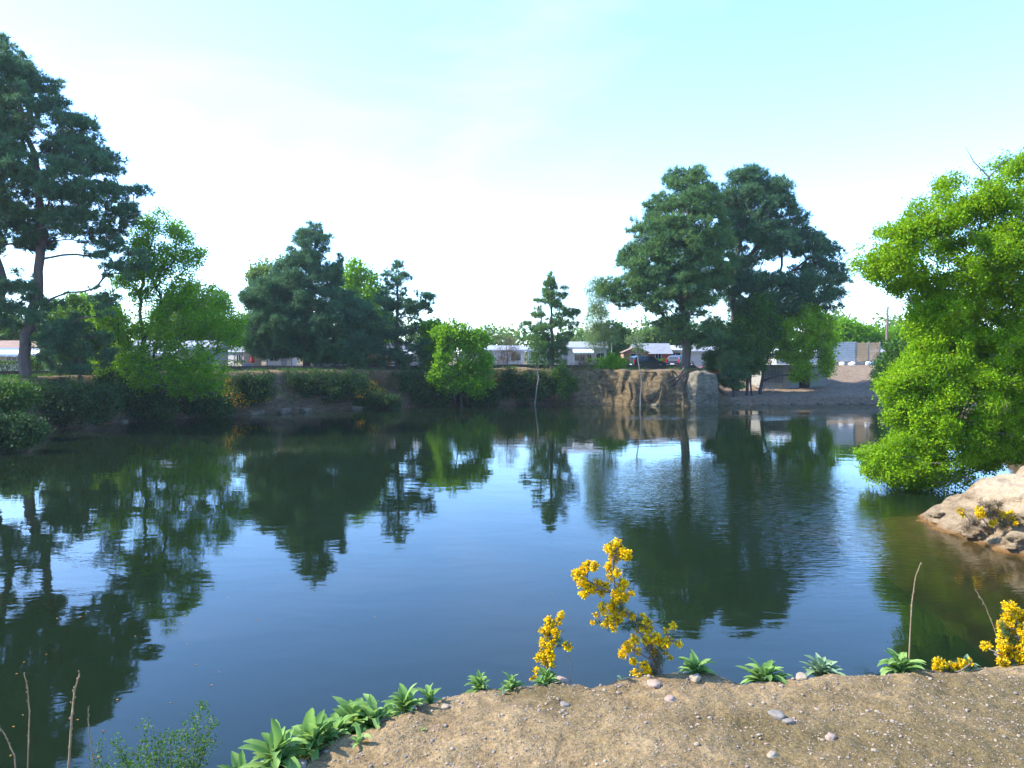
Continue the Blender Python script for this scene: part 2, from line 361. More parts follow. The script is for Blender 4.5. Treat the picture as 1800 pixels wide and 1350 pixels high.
# ------------------------------------------------------------------ terrain
POND = [(-28.3, 40.9), (-31.9, 49.3), (-32.5, 56.3), (-28.2, 61.1), (-21.6, 66.8), (-15.4, 71.5), (-8.2, 76), (0, 79), (6.1, 79), (12, 77.5), (17.5, 75.8), (21.8, 78.2), (30.5, 79.2), (39.7, 79.2), (41, 70), (36, 58), (30, 45), (25, 34), (22, 29),
        (22, 24), (24, 15), (20, 7), (10, 5.6), (7, 5.6), (5, 5.2), (2, 4.9), (.5, 4.8), (-.9, 4.2), (-2.2, 3.0), (-3.5, 1.4), (-6, -1), (-16, -4), (-26, 4), (-29, 22)]
FLAT = 3.7
def terrain_h(x, y):
    x = np.asarray(x, float); y = np.asarray(y, float)
    d = sdf(x, y, POND)
    rocky = fbm(x*.35, y*.35, 0, 4, 3)*.55 + fbm(x*1.3, y*1.3, 0, 3, 9)*.16
    far = smooth((y-33)/8)
    d = d + rocky*far*np.exp(-np.abs(d)/4)
    d = d + smooth((x-4)/3)*(1-smooth((x-22)/2))*far*(fbm(x*.55+fbm(x*.3, y*.3, 0, 2, 86), y*.35, 0, 4, 88)*.75+np.abs(vnoise(x*1.9+fbm(x, y, 0, 2, 87)*.8, y*.8, 0, 89))*.35-.2)*np.exp(-np.abs(d-.4)/1.2)
    wl = np.interp(x, [-33, -20, -6, 4, 9, 21, 23.5], [3.0, 2.6, 1.9, 1.9, 1.5, 1.25, 2.2])
    t = np.clip(d/wl, 0, 1)
    t4 = np.clip(t*3+fbm(x*.8, y*.8, 0, 3, 90)*.7*np.clip(t*(1-t)*4, 0, 1), 0, 3); led = (np.floor(t4) + smooth((t4-np.floor(t4))*1.4))/3; led = np.where(t >= 1, 1, np.minimum(led, 1))
    k = smooth((x-6)/3)*(1-smooth((x-21)/2))
    prof = t**.8*(1-k)+(.35*t+.65*led)*k
    z_cliff = FLAT*prof
    lip = .75*smooth(d/.9)
    z_beach = lip + np.clip(d-1.5, 0, None)*np.interp(x, [22, 26, 33, 37, 42], [.22, .1, .1, .17, .19])
    shelf = np.clip(d-1.5, 0, None)
    z_beach = np.minimum(z_beach, FLAT)
    step = smooth((y-89.5)/2.5)*(1-smooth((x-38)/3))*smooth((x-21)/4)
    z_beach = np.maximum(z_beach, np.where(step > 0, 1.6+(FLAT-1.6)*step, 0)*(d > 0))
    bm = smooth((x-20.8)/2.6)*smooth((y-50)/10)
    z = z_cliff*(1-bm)+z_beach*bm
    z = np.where(d > 0, z+.0, 0)
    z = z + np.where(d > .5, fbm(x*.12, y*.12, 0, 3, 21)*.12+fbm(x*.9, y*.9, 0, 3, 31)*.05, 0)
    zin = -np.minimum(3.2, np.abs(d)*.9+.05)
    z = np.where(d > 0, z, zin)
    # low under the detailed near bank and the spit
    nb = smooth((9.5-np.abs(x))/2)*smooth((y+4)/2)*smooth((8.2-y)/1.5)
    z = np.where(z > 0, z*(1-nb)+(z*.55)*nb, z)
    return z, d
def grid_mesh(xs, ys, hf):
    X, Y = np.meshgrid(xs, ys); Z = hf(X, Y)
    V = np.stack([X, Y, Z], -1).reshape(-1, 3); nx = len(xs); i = np.arange(len(ys)-1)[:, None]*nx; j = np.arange(nx-1)[None]
    F = np.stack([i+j, i+j+1, i+nx+j+1, i+nx+j], -1).reshape(-1, 4); return V, F
def attr(o, name, vals):
    a = o.data.attributes.new(name, 'FLOAT', 'POINT'); a.data.foreach_set('value', np.asarray(vals, np.float32).ravel())
xs = np.concatenate([np.linspace(-900, -70, 22)[:-1], np.linspace(-70, -36, 35)[:-1], np.arange(-36, 46, .24), np.linspace(46, 80, 35)[1:], np.linspace(80, 900, 22)[1:]])
ys = np.concatenate([np.linspace(-200, -10, 12)[:-1], np.linspace(-10, 38, 97)[:-1], np.arange(38, 100, .22), np.linspace(100, 160, 30)[1:], np.linspace(160, 1500, 18)[1:]])
mb = MB(); V, F = grid_mesh(xs, ys, lambda a, b: terrain_h(a, b)[0]); 
dd = sdf(V[:, 0], V[:, 1], POND)
kk = smooth((V[:, 0]+8)/10)*(1-smooth((V[:, 0]-23)/2))*smooth((V[:, 1]-68)/4)*smooth((dd+.6)/.6)*(1-smooth((dd-3)/1.5))
V[:, 0] += kk*fbm(V[:, 0]*.8, V[:, 1]*.8, V[:, 2]*.9, 4, 92)*.45; V[:, 1] += kk*fbm(V[:, 0]*.7+9, V[:, 1]*.7, V[:, 2]*.8, 5, 93)*.55; V[:, 2] += kk*fbm(V[:, 0]*1.1, V[:, 1]*1.1, 5.0, 3, 94)*.10*smooth(dd/.6)
mb.add(V, F); ter = mb.build('ground', ground_mat(), smooth_=True); ter['kind'] = 'structure'
gz = np.gradient(V[:, 2].reshape(len(ys), len(xs)), axis=0)/np.gradient(ys)[:, None]; gx = np.gradient(V[:, 2].reshape(len(ys), len(xs)), axis=1)/np.gradient(xs)[None]
sl = np.hypot(gz, gx).ravel()
attr(ter, 'rock', smooth((sl-.45)/.5))
bx = smooth((V[:, 0]-21.5)/2.5)*smooth((V[:, 1]-45)/10)*smooth((105-V[:, 1])/5); attr(ter, 'beach', bx)
attr(ter, 'earth', np.clip(smooth((5.0-V[:, 0])/4)*smooth((6-dd)/4)*smooth((V[:, 1]-25)/10)*(1-smooth((V[:, 2]-3.2)/.5)*.8), 0, 1))
def H(x, y): return float(terrain_h(np.array([x]), np.array([y]))[0][0])
def HIT(u, v, y0=36.0, y1=110.0):
    ys_ = np.arange(y0, y1, .06); d = ray(u, v); x_ = d[0]/d[1]*ys_; z_ = CAM[2]+d[2]/d[1]*ys_; h_ = terrain_h(x_, ys_)[0]
    k = np.argmax(np.maximum(h_, 0) >= z_) if np.any(np.maximum(h_, 0) >= z_) else len(ys_)-1
    return np.array([x_[k], ys_[k], max(h_[k], 0)])
def SHORE(u, y0=36.0):
    ys_ = np.arange(y0, 100, .06); d = ray(u, 720); x_ = d[0]/d[1]*ys_; h_ = terrain_h(x_, ys_)[0]; k = np.argmax(h_ > .02); return np.array([x_[k], ys_[k], 0.0])
# water sheet
mb = MB(); Vw, Fw = grid_mesh(np.linspace(-60, 70, 14), np.linspace(-30, 97, 14), lambda a, b: a*0)
w = MB().add(Vw, Fw).build('water', water_mat()); w['kind'] = 'structure'

# near bank the photographer stands on
edge_px = [(330, 1440), (420, 1395), (505, 1342), (600, 1292), (680, 1262), (760, 1232), (860, 1212), (980, 1193), (1040, 1203), (1100, 1192), (1250, 1189), (1330, 1196), (1400, 1184), (1550, 1181), (1680, 1172), (1730, 1160), (1800, 1153), (1950, 1140), (2200, 1120)]
NZ = 3.9
EDGE = [tuple(G(u, v, NZ)[:2]) for u, v in edge_px]
NEARPOLY = [(-9, -6), (-5, 0.2)]+EDGE+[(9, 4.3), (12, -6)]
def near_h(x, y):
    d = sdf(x, y, NEARPOLY) + fbm(x*2.2, y*2.2, 0, 3, 5)*.05 + fbm(x*9, y*9, 0, 2, 6)*.012
    z = NZ + fbm(x*.7, y*.7, 0, 3, 41)*.035 + fbm(x*4, y*4, 0, 4, 43)*.016 + fbm(x*18, y*18, 0, 3, 47)*.007
    z = z + .05*smooth((x-2.2)/2.0)
    drop = np.clip(d+.10, 0, None); z = z - np.where(drop < .25, drop**2*2.2, .1375+(drop-.25)*3.1)*(1+.15*fbm(x*3, y*3, 0, 3, 51))
    return np.maximum(z, -1.0)
xs = np.concatenate([np.linspace(-9, -2.6, 45)[:-1], np.arange(-2.6, 3.6, .012), np.linspace(3.6, 9, 45)])
ys = np.concatenate([np.linspace(-4, 2.2, 30)[:-1], np.arange(2.2, 4.7, .011), np.linspace(4.7, 6.6, 22)])
V, F = grid_mesh(xs, ys, near_h)
nb = MB().add(V, F).build('near_bank', near_mat(), smooth_=True); nb['kind'] = 'structure'
def NH(x, y): return float(near_h(np.array([x]), np.array([y]))[0])

# rock spit on the right
SPIT = [(12.9, 23.9), (13.6, 24.9), (15.5, 25.6), (18, 27.2), (21, 28.5), (27, 31), (30, 20), (24, 13), (17.5, 15.5), (15.2, 17.2), (13.6, 19.3), (13.0, 21.0), (12.7, 22.6)]
SPIT = [(a+.42, b) for a, b in SPIT]
def spit_h(x, y):
    d = -sdf(x, y, SPIT)+fbm(x*.9, y*.9, 0, 4, 61)*.22
    top = np.interp(x, [12.6, 14, 15.2, 17, 20, 24, 30], [.4, 1.0, 1.45, 1.6, 1.9, 2.3, 2.5])
    t = np.clip(d/1.5, 0, 1); led = np.floor(t*3)/3+smooth((t*3-np.floor(t*3))*1.5)/3
    z = top*(.45*t**.8+.55*led)
    z = np.where(d > 0, z+fbm(x*1.6, y*1.6, 0, 5, 71)*.10*smooth(d/.5), np.maximum(d*.28, -2.6)-.02)
    edge = smooth((x-12.0)/.8)
    return np.where(d > 0, z, z)
xs = np.arange(10.5, 29, .06); ys = np.arange(12.5, 32, .06)
V, F = grid_mesh(xs, ys, spit_h); 
V = V+fbm(V[:, 0]*1.2, V[:, 1]*1.2, V[:, 2]*3.5, 6, 79)[:, None]*np.array([.16, .16, .02])*smooth((V[:, 2]+.3)/.4)[:, None]
sp = MB().add(V, F).build('rocky_spit', spit_mat(), smooth_=True); sp['kind'] = 'structure'
ds = -sdf(V[:, 0], V[:, 1], SPIT)+fbm(V[:, 0]*1.5, V[:, 1]*1.5, 0, 3, 77)*.3
attr(sp, 'sand', smooth((ds-1.1)/.6)*smooth((V[:, 0]-13.6)/.8))
def SH(x, y): return float(spit_h(np.array([x]), np.array([y]))[0])

# ------------------------------------------------------------------ trees
class Skel:
    def __init__(s, trunks, radii):
        s.p, s.par, s.rmin, s.len = [], [], [], []
        s.chains = []
        for tr, r0 in zip(trunks, radii):
            prev = -1
            seg = []
            tr = np.asarray(tr, float)
            L = np.concatenate([[0], np.cumsum(np.linalg.norm(np.diff(tr, axis=0), axis=1))]); n = max(4, int(L[-1]/.8))
            t = np.linspace(0, L[-1], n); pts = np.stack([np.interp(t, L, tr[:, k]) for k in range(3)], -1)
            pts[1:-1] += np.random.default_rng(int(abs(tr[0][0])*100)).normal(size=(n-2, 3))*.05*(L[-1]/12)
            for i, q in enumerate(pts):
                s.p.append(q); s.par.append(prev); s.rmin.append(r0*(1-.85*i/(n-1))); s.len.append(t[i]); prev = len(s.p)-1
    def grow(s, pads, rng, steps=4, droop=.0, up_pen=2.2, minfrac=.12):
        P0 = np.array(s.p); zmin, zmax = P0[:, 2].min(), P0[:, 2].max()
        ax = P0[:, :2].mean(0)
        order = np.argsort(np.linalg.norm(pads[:, :2]-ax, axis=1)+.3*np.abs(pads[:, 2]-(zmin+zmax)/2)*.2)
        ok_from = zmin+(zmax-zmin)*minfrac
        ends = {}
        for k in order:
            c = pads[k]; A = np.array(s.p); Ln = np.array(s.len)
            dv = c-A; d = np.linalg.norm(dv, axis=1)
            cost = d*(1+up_pen*np.clip(-dv[:, 2]/np.maximum(d, .1), 0, 1)) + .18*Ln + np.where(A[:, 2] < min(ok_from, c[2]-.2), 2.5, 0)
            j = int(np.argmin(cost)); a = A[j]
            L = d[j]; n = max(2, min(steps, int(L/.7)+1))
            mid = (a+c)/2 + np.array([0, 0, (.12-droop)*L]) + rng.normal(size=3)*.07*L
            prev = j
            for i in range(1, n+1):
                t = i/n; q = (1-t)**2*a+2*t*(1-t)*mid+t*t*c
                if i < n: q = q+rng.normal(size=3)*.03*L
                s.p.append(q); s.par.append(prev); s.rmin.append(0); s.len.append(s.len[prev]+L/n); prev = len(s.p)-1
            ends[int(k)] = prev
        return ends
    def mesh(s, rtip, power=.5, sides=6):
        n = len(s.p); cnt = np.zeros(n); kids = [[] for _ in range(n)]
        for i in range(n-1, -1, -1):
            if not kids[i]: cnt[i] += 1
            if s.par[i] >= 0: cnt[s.par[i]] += cnt[i]; kids[s.par[i]].append(i)
        r = np.maximum(rtip*cnt**power, np.array(s.rmin)); mb = MB()
        for i in range(n):
            if s.par[i] == -1:
                if not kids[i]: continue
                starts = [(i, None)]
            else: continue
            stack = [[i]]
            while stack:
                ch = stack.pop(); cur = ch[-1]
                while kids[cur]:
                    ks = sorted(kids[cur], key=lambda q: -(cnt[q]+1000*(s.rmin[q] > 0)))
                    for o in ks[1:]: stack.append([cur, o])
                    cur = ks[0]; ch.append(cur)
                pts = np.array([s.p[q] for q in ch]); rr = r[ch].copy()
                if len(ch) > 1 and s.par[ch[0]] != -1 or ch[0] != i: rr[0] = min(rr[0], rr[1]*1.25)
                mb.add(*tube(pts, rr, sides if rr.max() > .06 else 4))
        return mb
def sample_pads(poly, n, r0, r1, rng, thick=.8, holes=(), yscale=1.0, space=.75):
    """pads (x, y-offset, z, r) filling a crown whose side view is poly (x,z metres)"""
    A = np.array(poly); lo, hi = A.min(0), A.max(0)
    c = rng.uniform(lo, hi, size=(9000, 2)); c = c[inside_poly(c[:, 0], c[:, 1], poly)]
    d = edge_dist(c[:, 0], c[:, 1], poly); R = d.max()
    res = []
    for (x, z), q in zip(c, d):
        r = rng.uniform(r0, r1)
        if q < .62*r:
            if q < .3*r0: continue
            r = max(q/.62, r0*.6)
        if any((x-hx)**2+(z-hz)**2 < (hr+.7*r)**2 for hx, hz, hr in holes): continue
        half = math.sqrt(max(0, q*(2*R-q)))*thick
        y = rng.uniform(-1, 1); y = math.copysign(abs(y)**.6, y)*max(half-.4*r, 0)*yscale
        p = np.array([x, y, z])
        if any(np.linalg.norm((p-w[:3])*[1, .8, 1.15]) < space*.5*(r+w[3]) for w in res): continue
        res.append(np.array([x, y, z, r]))
        if len(res) >= n: break
    return np.array(res)
def clump_points(pads, per, rng, flat, shell=.55, bias_up=.3):
    k = np.maximum(4, (per*(pads[:, 3]/pads[:, 3].mean())**2)).astype(int)
    idx = np.repeat(np.arange(len(pads)), k); n = len(idx)
    d = rand_unit(rng, n); d[:, 2] = d[:, 2]+bias_up*rng.uniform(0, 1, n); d = nrm(d)
    rad = rng.uniform(shell, 1, n)**.7
    r = pads[idx, 3][:, None]
    return pads[idx, :3]+d*rad[:, None]*r*np.array([1, 1, flat]), d, idx
def needles(c, d, k, L, w, rng, up=.35):
    n = len(c)*k; C = np.repeat(c, k, 0); D = np.repeat(d, k, 0)
    a = nrm(D*.55+rand_unit(rng, n)*.85+np.array([0, 0, up])); s = nrm(np.cross(a, rand_unit(rng, n)))
    l = L*rng.uniform(.65, 1.2, n)[:, None]; ww = w*rng.uniform(.7, 1.3, n)[:, None]
    C = C+rng.normal(size=(n, 3))*L*.18
    V = np.stack([C-s*ww*.5, C+s*ww*.5, C+a*l], 1).reshape(-1, 3)
    return V, np.arange(3*n).reshape(-1, 3)
def leaves(c, d, k, L, w, spread, rng, droop=.15, flatn=.8):
    n = len(c)*k; C = np.repeat(c, k, 0)+rng.normal(size=(n, 3))*spread; D = np.repeat(d, k, 0)
    a = nrm(D*.5+rand_unit(rng, n)*.8+np.array([0, 0, -droop])); nn = nrm(np.array([0, 0, flatn])+rand_unit(rng, n)*.8)
    s = nrm(np.cross(a, nn)); nn = np.cross(s, a)
    l = L*rng.uniform(.6, 1.25, n)[:, None]; ww = w*rng.uniform(.7, 1.25, n)[:, None]
    V = np.stack([C, C+a*l*.5+s*ww*.5-nn*l*.08, C+a*l-nn*l*.12, C+a*l*.5-s*ww*.5-nn*l*.08], 1).reshape(-1, 3)
    return V, np.arange(4*n).reshape(-1, 4)

def rough(o, seed):
    r = np.random.default_rng(seed); o = np.array(o, float); c = o.mean(0); sz = np.sqrt(np.ptp(o[:, 0])*np.ptp(o[:, 1])); res = []
    for a, b in zip(o, np.roll(o, -1, 0)):
        L = np.linalg.norm(b-a); n = max(1, int(L/(sz*.12)))
        nv = np.array([b[1]-a[1], a[0]-b[0]])/max(L, 1e-6)
        for i in range(n): res.append(a+(b-a)*i/n+(nv*r.normal()*.045*sz if i else r.normal(size=2)*.012*sz))
    return [tuple(p) for p in res]
def tree(name, label, cat, Y, outlines, trunks, trad, leaf, bark, kind='leaf', group=None, n=60, r=(.6, 1.3), per=26, k=8, L=.3, w=.06, spread=.18,
         flat=.7, thick=.8, holes=(), rtip=.02, seed=1, base_z=None, roots=(), extra=(), up=.35, shell=.45, space=.34, twigs=True, droop=.0, crown='crown', trunk='trunk', hang=0.0, sides=6, up_pen=2.2):
    rng = np.random.default_rng(seed)
    tl = []
    for t in trunks:
        q = [P(u, v, Y) for u, v in t]; tl.append(np.array(q))
    bx = tl[0][0]; bz = base_z if base_z is not None else H(bx[0], Y)
    for i, q in enumerate(tl):
        if i == 0 or abs(q[0][2]-bx[2]) < 1.0:
            q[0][2] = H(q[0][0], Y)-.4 if base_z is None else base_z-.3
    base = np.array([bx[0], Y, bz])
    pads = []
    if not isinstance(outlines, dict): outlines = {'a': (outlines, n, r)} if not isinstance(outlines[0], list) else {str(i): (o[0], o[1], o[2]) for i, o in enumerate(outlines)}
    hl = [((u-900)/FPX*Y, P(u, v, Y)[2], rr/FPX*Y) for u, v, rr in holes]
    for o, nn, r_ in outlines.values():
        poly = [(lambda q: (q[0], q[2]))(P(u, v, Y)) for u, v in rough(o, seed+7)]
        pads.append(sample_pads(poly, int(nn*1.9), r_[0], r_[1], rng, thick, hl, space=space))
    pads = np.concatenate([p for p in pads if len(p)]); pads[:, 1] += Y
    sk = Skel(tl, trad if isinstance(trad, (list, tuple)) else [trad]*len(tl))
    ends = sk.grow(pads[:, :3], rng, droop=droop, up_pen=up_pen)
    c, d, idx = clump_points(pads, per, rng, flat, shell)
    if hang: c[:, 2] -= hang*rng.uniform(0, 1, len(c))**2
    if twigs:
        sel = rng.permutation(len(c))[:int(len(c)*.22)]
    tb = sk.mesh(rtip, sides=sides)
    if twigs:
        for i in sel:
            a = pads[idx[i], :3]; tb.add(*tube([a, (a+c[i])/2+rng.normal(size=3)*.06, c[i]], [rtip*.8, rtip*.6, rtip*.3], 3))
    for rt in roots: tb.add(*tube(rt[0], rt[1], 6))
    for e in extra: tb.add(*tube([P(u, v, Y+dy) for u, v, dy in e[0]], e[1], 5))
    root = empty(name, base, label, cat, group)
    tb.build(trunk, M[bark], root, base, True)
    cb = MB()
    if kind == 'pine': cb.add(*needles(c, d, k, L, w, rng, up))
    else: cb.add(*leaves(c, d, k, L, w, spread, rng))
    cb.build(crown, M[leaf], root, base)
    return root
pine = dict(kind='pine', per=26, k=16, L=.42, w=.06, flat=.5, space=.27, shell=.15, leaf='pine', bark='bark', rtip=.028)
PG = 'pines around the pond'
tree('pine_tree', 'huge dark pine towering over the left bank, cut off by the picture edge', 'pine tree', 55,
     {'a': ([(-190, 330), (-130, 120), (-60, 35), (5, 45), (22, 85), (58, 98), (62, 125), (112, 138), (128, 180), (168, 215), (172, 245), (202, 265), (208, 300), (247, 330), (238, 370), (208, 390), (190, 425), (140, 436), (100, 420), (60, 440), (0, 440), (-100, 470), (-190, 430)], 260, (.6, 1.2)),
      'b': ([(130, 452), (170, 425), (215, 418), (278, 448), (270, 492), (225, 500), (165, 492)], 14, (.45, .8)),
      'c': ([(-120, 500), (0, 480), (50, 470), (110, 520), (150, 600), (95, 640), (60, 600), (0, 580), (-120, 600)], 50, (.5, .95)),
      'd': ([(160, 500), (230, 500), (215, 570), (165, 560)], 6, (.35, .6))},
     [[(42, 668), (45, 600), (62, 520), (76, 420), (62, 280), (20, 150), (0, 90)], [(-40, 668), (-20, 600), (5, 500), (-20, 380), (-60, 250)]], [.42, .34], holes=[(20, 470, 14), (130, 470, 12), (110, 540, 14)], seed=3, group=PG, **dict(pine, leaf='pine_dark', per=30, k=15, L=.34, w=.06))
tree('pine_tree', 'small bushy dark pine in front of the hedge, beside the huge pine trunk', 'pine tree', 57,
     [(68, 625), (90, 572), (140, 548), (185, 590), (205, 655), (120, 665), (75, 660)], [[(140, 668), (140, 620), (138, 570)]], .1, n=24, r=(.4, .75), seed=4, group=PG, **dict(pine, leaf='pine_dark', L=.3, w=.055))
tree('pine_tree', 'broad dense cone shaped pine, the widest on the far left bank', 'pine tree', 78,
     {'tip': ([(536, 440), (545, 405), (556, 380), (567, 405), (572, 440)], 9, (.2, .4)), 'a': ([(555, 383), (574, 410), (578, 432), (568, 452), (584, 462), (597, 444), (610, 470), (606, 495), (640, 520), (662, 560), (668, 620), (640, 650), (560, 648), (500, 635), (440, 622), (424, 595), (440, 565), (429, 520), (445, 490), (480, 470), (505, 448), (520, 430), (520, 412), (540, 400)], 240, (.6, 1.2)), 'side': ([(590, 470), (598, 440), (608, 470)], 6, (.2, .35))},
     [[(538, 655), (542, 560), (552, 450), (556, 392)]], .3, seed=5, group=PG, **dict(pine, leaf='pine_dark', per=25, flat=.55, space=.27))
tree('pine_tree', 'slimmer pine with a spire top, leaning side branches and bushy skirt', 'pine tree', 79,
     {'a': ([(697, 448), (706, 465), (712, 482), (724, 490), (715, 515), (742, 510), (770, 520), (752, 552), (735, 562), (772, 600), (760, 645), (640, 645), (618, 600), (650, 560), (655, 520), (676, 512), (668, 482), (684, 465)], 100, (.45, .9)), 'tip': ([(676, 512), (686, 480), (697, 446), (706, 480), (714, 505)], 8, (.18, .36)), 'side': ([(735, 548), (755, 528), (772, 516), (760, 550)], 5, (.2, .36))},
     [[(698, 652), (698, 560), (697, 455)]], .24, seed=6, group=PG, **dict(pine, leaf='pine_dark', space=.42, per=14, k=13, L=.36, w=.065))
tree('pine_tree', 'small open pine with upturned branch tips near the middle', 'pine tree', 81,
     {'tip': ([(955, 515), (962, 490), (968, 474), (974, 490), (980, 510)], 7, (.16, .32)), 'a': ([(968, 477), (975, 498), (982, 504), (996, 498), (1000, 520), (985, 532), (1010, 537), (1026, 528), (1022, 570), (1000, 600), (992, 645), (945, 645), (935, 600), (910, 574), (910, 548), (932, 560), (933, 520), (946, 522), (955, 500)], 90, (.35, .65))},
     [[(970, 660), (970, 600), (968, 484)]], .16, seed=7, group=PG, **dict(pine, leaf='pine', space=.42, per=12, k=11, L=.36, w=.06, up=.7))
R = []
def root_line(pts, r0, Y0):
    q = [HIT(u, v, 60)+[0, -.06-.1*r0, .02] if k > 0 else P(u, v, Y0-dy) for k, (u, v, dy) in enumerate(pts)]; return (q, np.linspace(r0*.6, r0*.25, len(q)))
for pts, r0 in [([(1205, 636, 0), (1196, 648, .8), (1180, 655, 1.6)], .3), ([(1205, 636, 0), (1212, 648, .9), (1228, 655, 1.6)], .3), ([(1205, 640, 0), (1200, 652, 1.2), (1192, 664, 2.3), (1165, 680, 3.1), (1140, 694, 3.9), (1115, 705, 4.4)], .22), ([(1205, 640, .2), (1203, 655, 1.6), (1186, 675, 2.8), (1160, 695, 3.9), (1140, 708, 4.5)], .17), ([(1208, 642, .2), (1206, 662, 1.9), (1198, 684, 3.2), (1180, 704, 4.4)], .14), ([(1203, 640, .3), (1180, 650, 1.4), (1150, 655, 1.8), (1120, 656, 1.9)], .12), ([(1200, 650, 1.2), (1190, 672, 2.6), (1186, 690, 3.5), (1172, 708, 4.5)], .1)]:
    R.append(root_line(pts, r0, 80.5))
tree('pine_tree', 'tall layered pine standing on the rock edge with bare roots below', 'pine tree', 80,
     {'a': ([(1178, 300), (1193, 282), (1228, 280), (1242, 300), (1260, 325), (1266, 360), (1282, 400), (1292, 440), (1282, 500), (1262, 520), (1272, 560), (1277, 600), (1240, 628), (1200, 615), (1165, 603), (1158, 585), (1130, 578), (1110, 552), (1085, 542), (1046, 522), (1048, 498), (1085, 480), (1088, 440), (1104, 422), (1102, 390), (1140, 370), (1133, 350), (1165, 330)], 270, (.65, 1.35))},
     [[(1205, 645), (1206, 560), (1208, 480), (1212, 380), (1212, 292)]], .5, seed=8, group=PG, roots=R, holes=[(1135, 565, 9), (1250, 548, 7), (1180, 540, 5)], **dict(pine, per=27, flat=.5, rtip=.032))
tree('pine_tree', 'tall forked pine with wide spreading crown behind the shade trees', 'pine tree', 84,
     {'a': ([(1272, 312), (1293, 290), (1337, 290), (1347, 308), (1370, 306), (1394, 330), (1387, 350), (1412, 383), (1417, 402), (1442, 401), (1452, 420), (1472, 438), (1477, 468), (1488, 482), (1480, 520), (1472, 548), (1440, 548), (1400, 565), (1340, 565), (1285, 575), (1268, 520), (1272, 440), (1260, 380), (1258, 335)], 270, (.7, 1.4))},
     [[(1292, 665), (1293, 580), (1287, 520), (1300, 430), (1322, 320)], [(1292, 600), (1296, 545), (1335, 510), (1390, 478), (1430, 450)]], [.46, .26], seed=9, group=PG, holes=[(1352, 464, 7), (1372, 468, 9), (1390, 460, 7), (1268, 532, 6)], **dict(pine, leaf='pine_dark', per=27, flat=.52, rtip=.032))
tree('pine_tree', 'low pine bush drooping over the slope beside the grey boulder', 'pine tree', 80,
     [(1258, 620), (1275, 585), (1300, 590), (1315, 620), (1320, 665), (1290, 690), (1262, 680), (1252, 650)], [[(1290, 690), (1288, 640), (1285, 600)]], .1, n=34, r=(.45, .8), seed=10, group=PG, **dict(pine, leaf='pine', L=.34, w=.065))

lf = dict(kind='leaf', leaf='spring', bark='bark_dark', k=12, L=.26, w=.17, per=13, spread=.22, flat=.75, rtip=.022)
LG = 'broadleaf trees round the pond'
tree('broadleaf_tree', 'airy bright green tree with hanging lower boughs on the left bank', 'tree', 60,
     {'a': ([(232, 388), (285, 360), (312, 385), (337, 415), (362, 440), (347, 472), (310, 478), (290, 500), (250, 520), (205, 500), (170, 510), (200, 460), (215, 420)], 32, (.4, .75)),
      'b': ([(290, 515), (340, 500), (400, 520), (428, 560), (425, 605), (380, 615), (330, 600), (250, 600), (185, 600), (150, 565), (175, 530), (240, 540)], 54, (.3, .65)),
      'd': ([(225, 455), (290, 470), (345, 478), (398, 522), (340, 560), (235, 545), (205, 500)], 26, (.3, .6)),
      'c': ([(150, 640), (205, 610), (300, 600), (360, 606), (398, 640), (404, 690), (360, 692), (320, 700), (265, 716), (215, 702), (180, 670)], 84, (.28, .55))},
     [[(250, 668), (249, 600), (246, 520), (262, 440), (276, 385)], [(224, 668), (208, 600), (205, 540), (190, 470)], [(250, 640), (300, 625), (350, 640)]], [.17, .14, .07], seed=12, group=LG, **dict(lf, per=12, L=.2, w=.13, space=.8))
tree('broadleaf_tree', 'dark leafy tree filling the gap between the huge pine and the airy tree', 'tree', 63,
     [(58, 650), (82, 575), (105, 530), (140, 508), (192, 520), (222, 585), (222, 655), (140, 668)], [[(150, 668), (148, 620), (146, 540)], [(165, 668), (172, 620), (185, 560)]], [.11, .07], n=46, r=(.35, .75), seed=11, group=LG, **dict(lf, leaf='spring_dull', space=.6))
tree('broadleaf_tree', 'young bright green tree pushed up against the spire topped pine', 'tree', 79,
     [(738, 640), (738, 575), (760, 553), (788, 572), (795, 640), (770, 660)], [[(765, 660), (764, 620), (762, 570)]], .1, n=38, r=(.4, .75), seed=13, group=LG, **lf)
tree('broadleaf_tree', 'vivid green tree arching over the water near the middle of the bank', 'tree', 75,
     {'a': ([(758, 600), (768, 572), (800, 558), (830, 574), (826, 612), (785, 618)], 16, (.3, .6)), 'b': ([(818, 600), (840, 578), (862, 594), (868, 640), (852, 664), (826, 652)], 13, (.3, .6)), 'c': ([(745, 640), (780, 618), (840, 640), (864, 668), (842, 696), (822, 684), (805, 690), (782, 690), (752, 672)], 26, (.3, .6))},
     [[(814, 702), (806, 650), (798, 585)], [(812, 690), (830, 640), (845, 600)], [(800, 705), (790, 660), (775, 620)]], [.12, .08, .07], seed=14, group=LG, **dict(lf, space=.6, L=.3, w=.2))
tree('broadleaf_tree', 'dark leafy tree with twin trunks next to the forked pine', 'tree', 81,
     {'a': ([(1275, 575), (1310, 535), (1345, 515), (1362, 560), (1355, 640), (1310, 662), (1272, 655), (1264, 605)], 85, (.45, .85))},
     [[(1312, 697), (1316, 640), (1322, 560)], [(1322, 697), (1318, 650), (1310, 590)]], [.17, .08], seed=15, group=LG, **dict(lf, leaf='spring_dull', per=15))
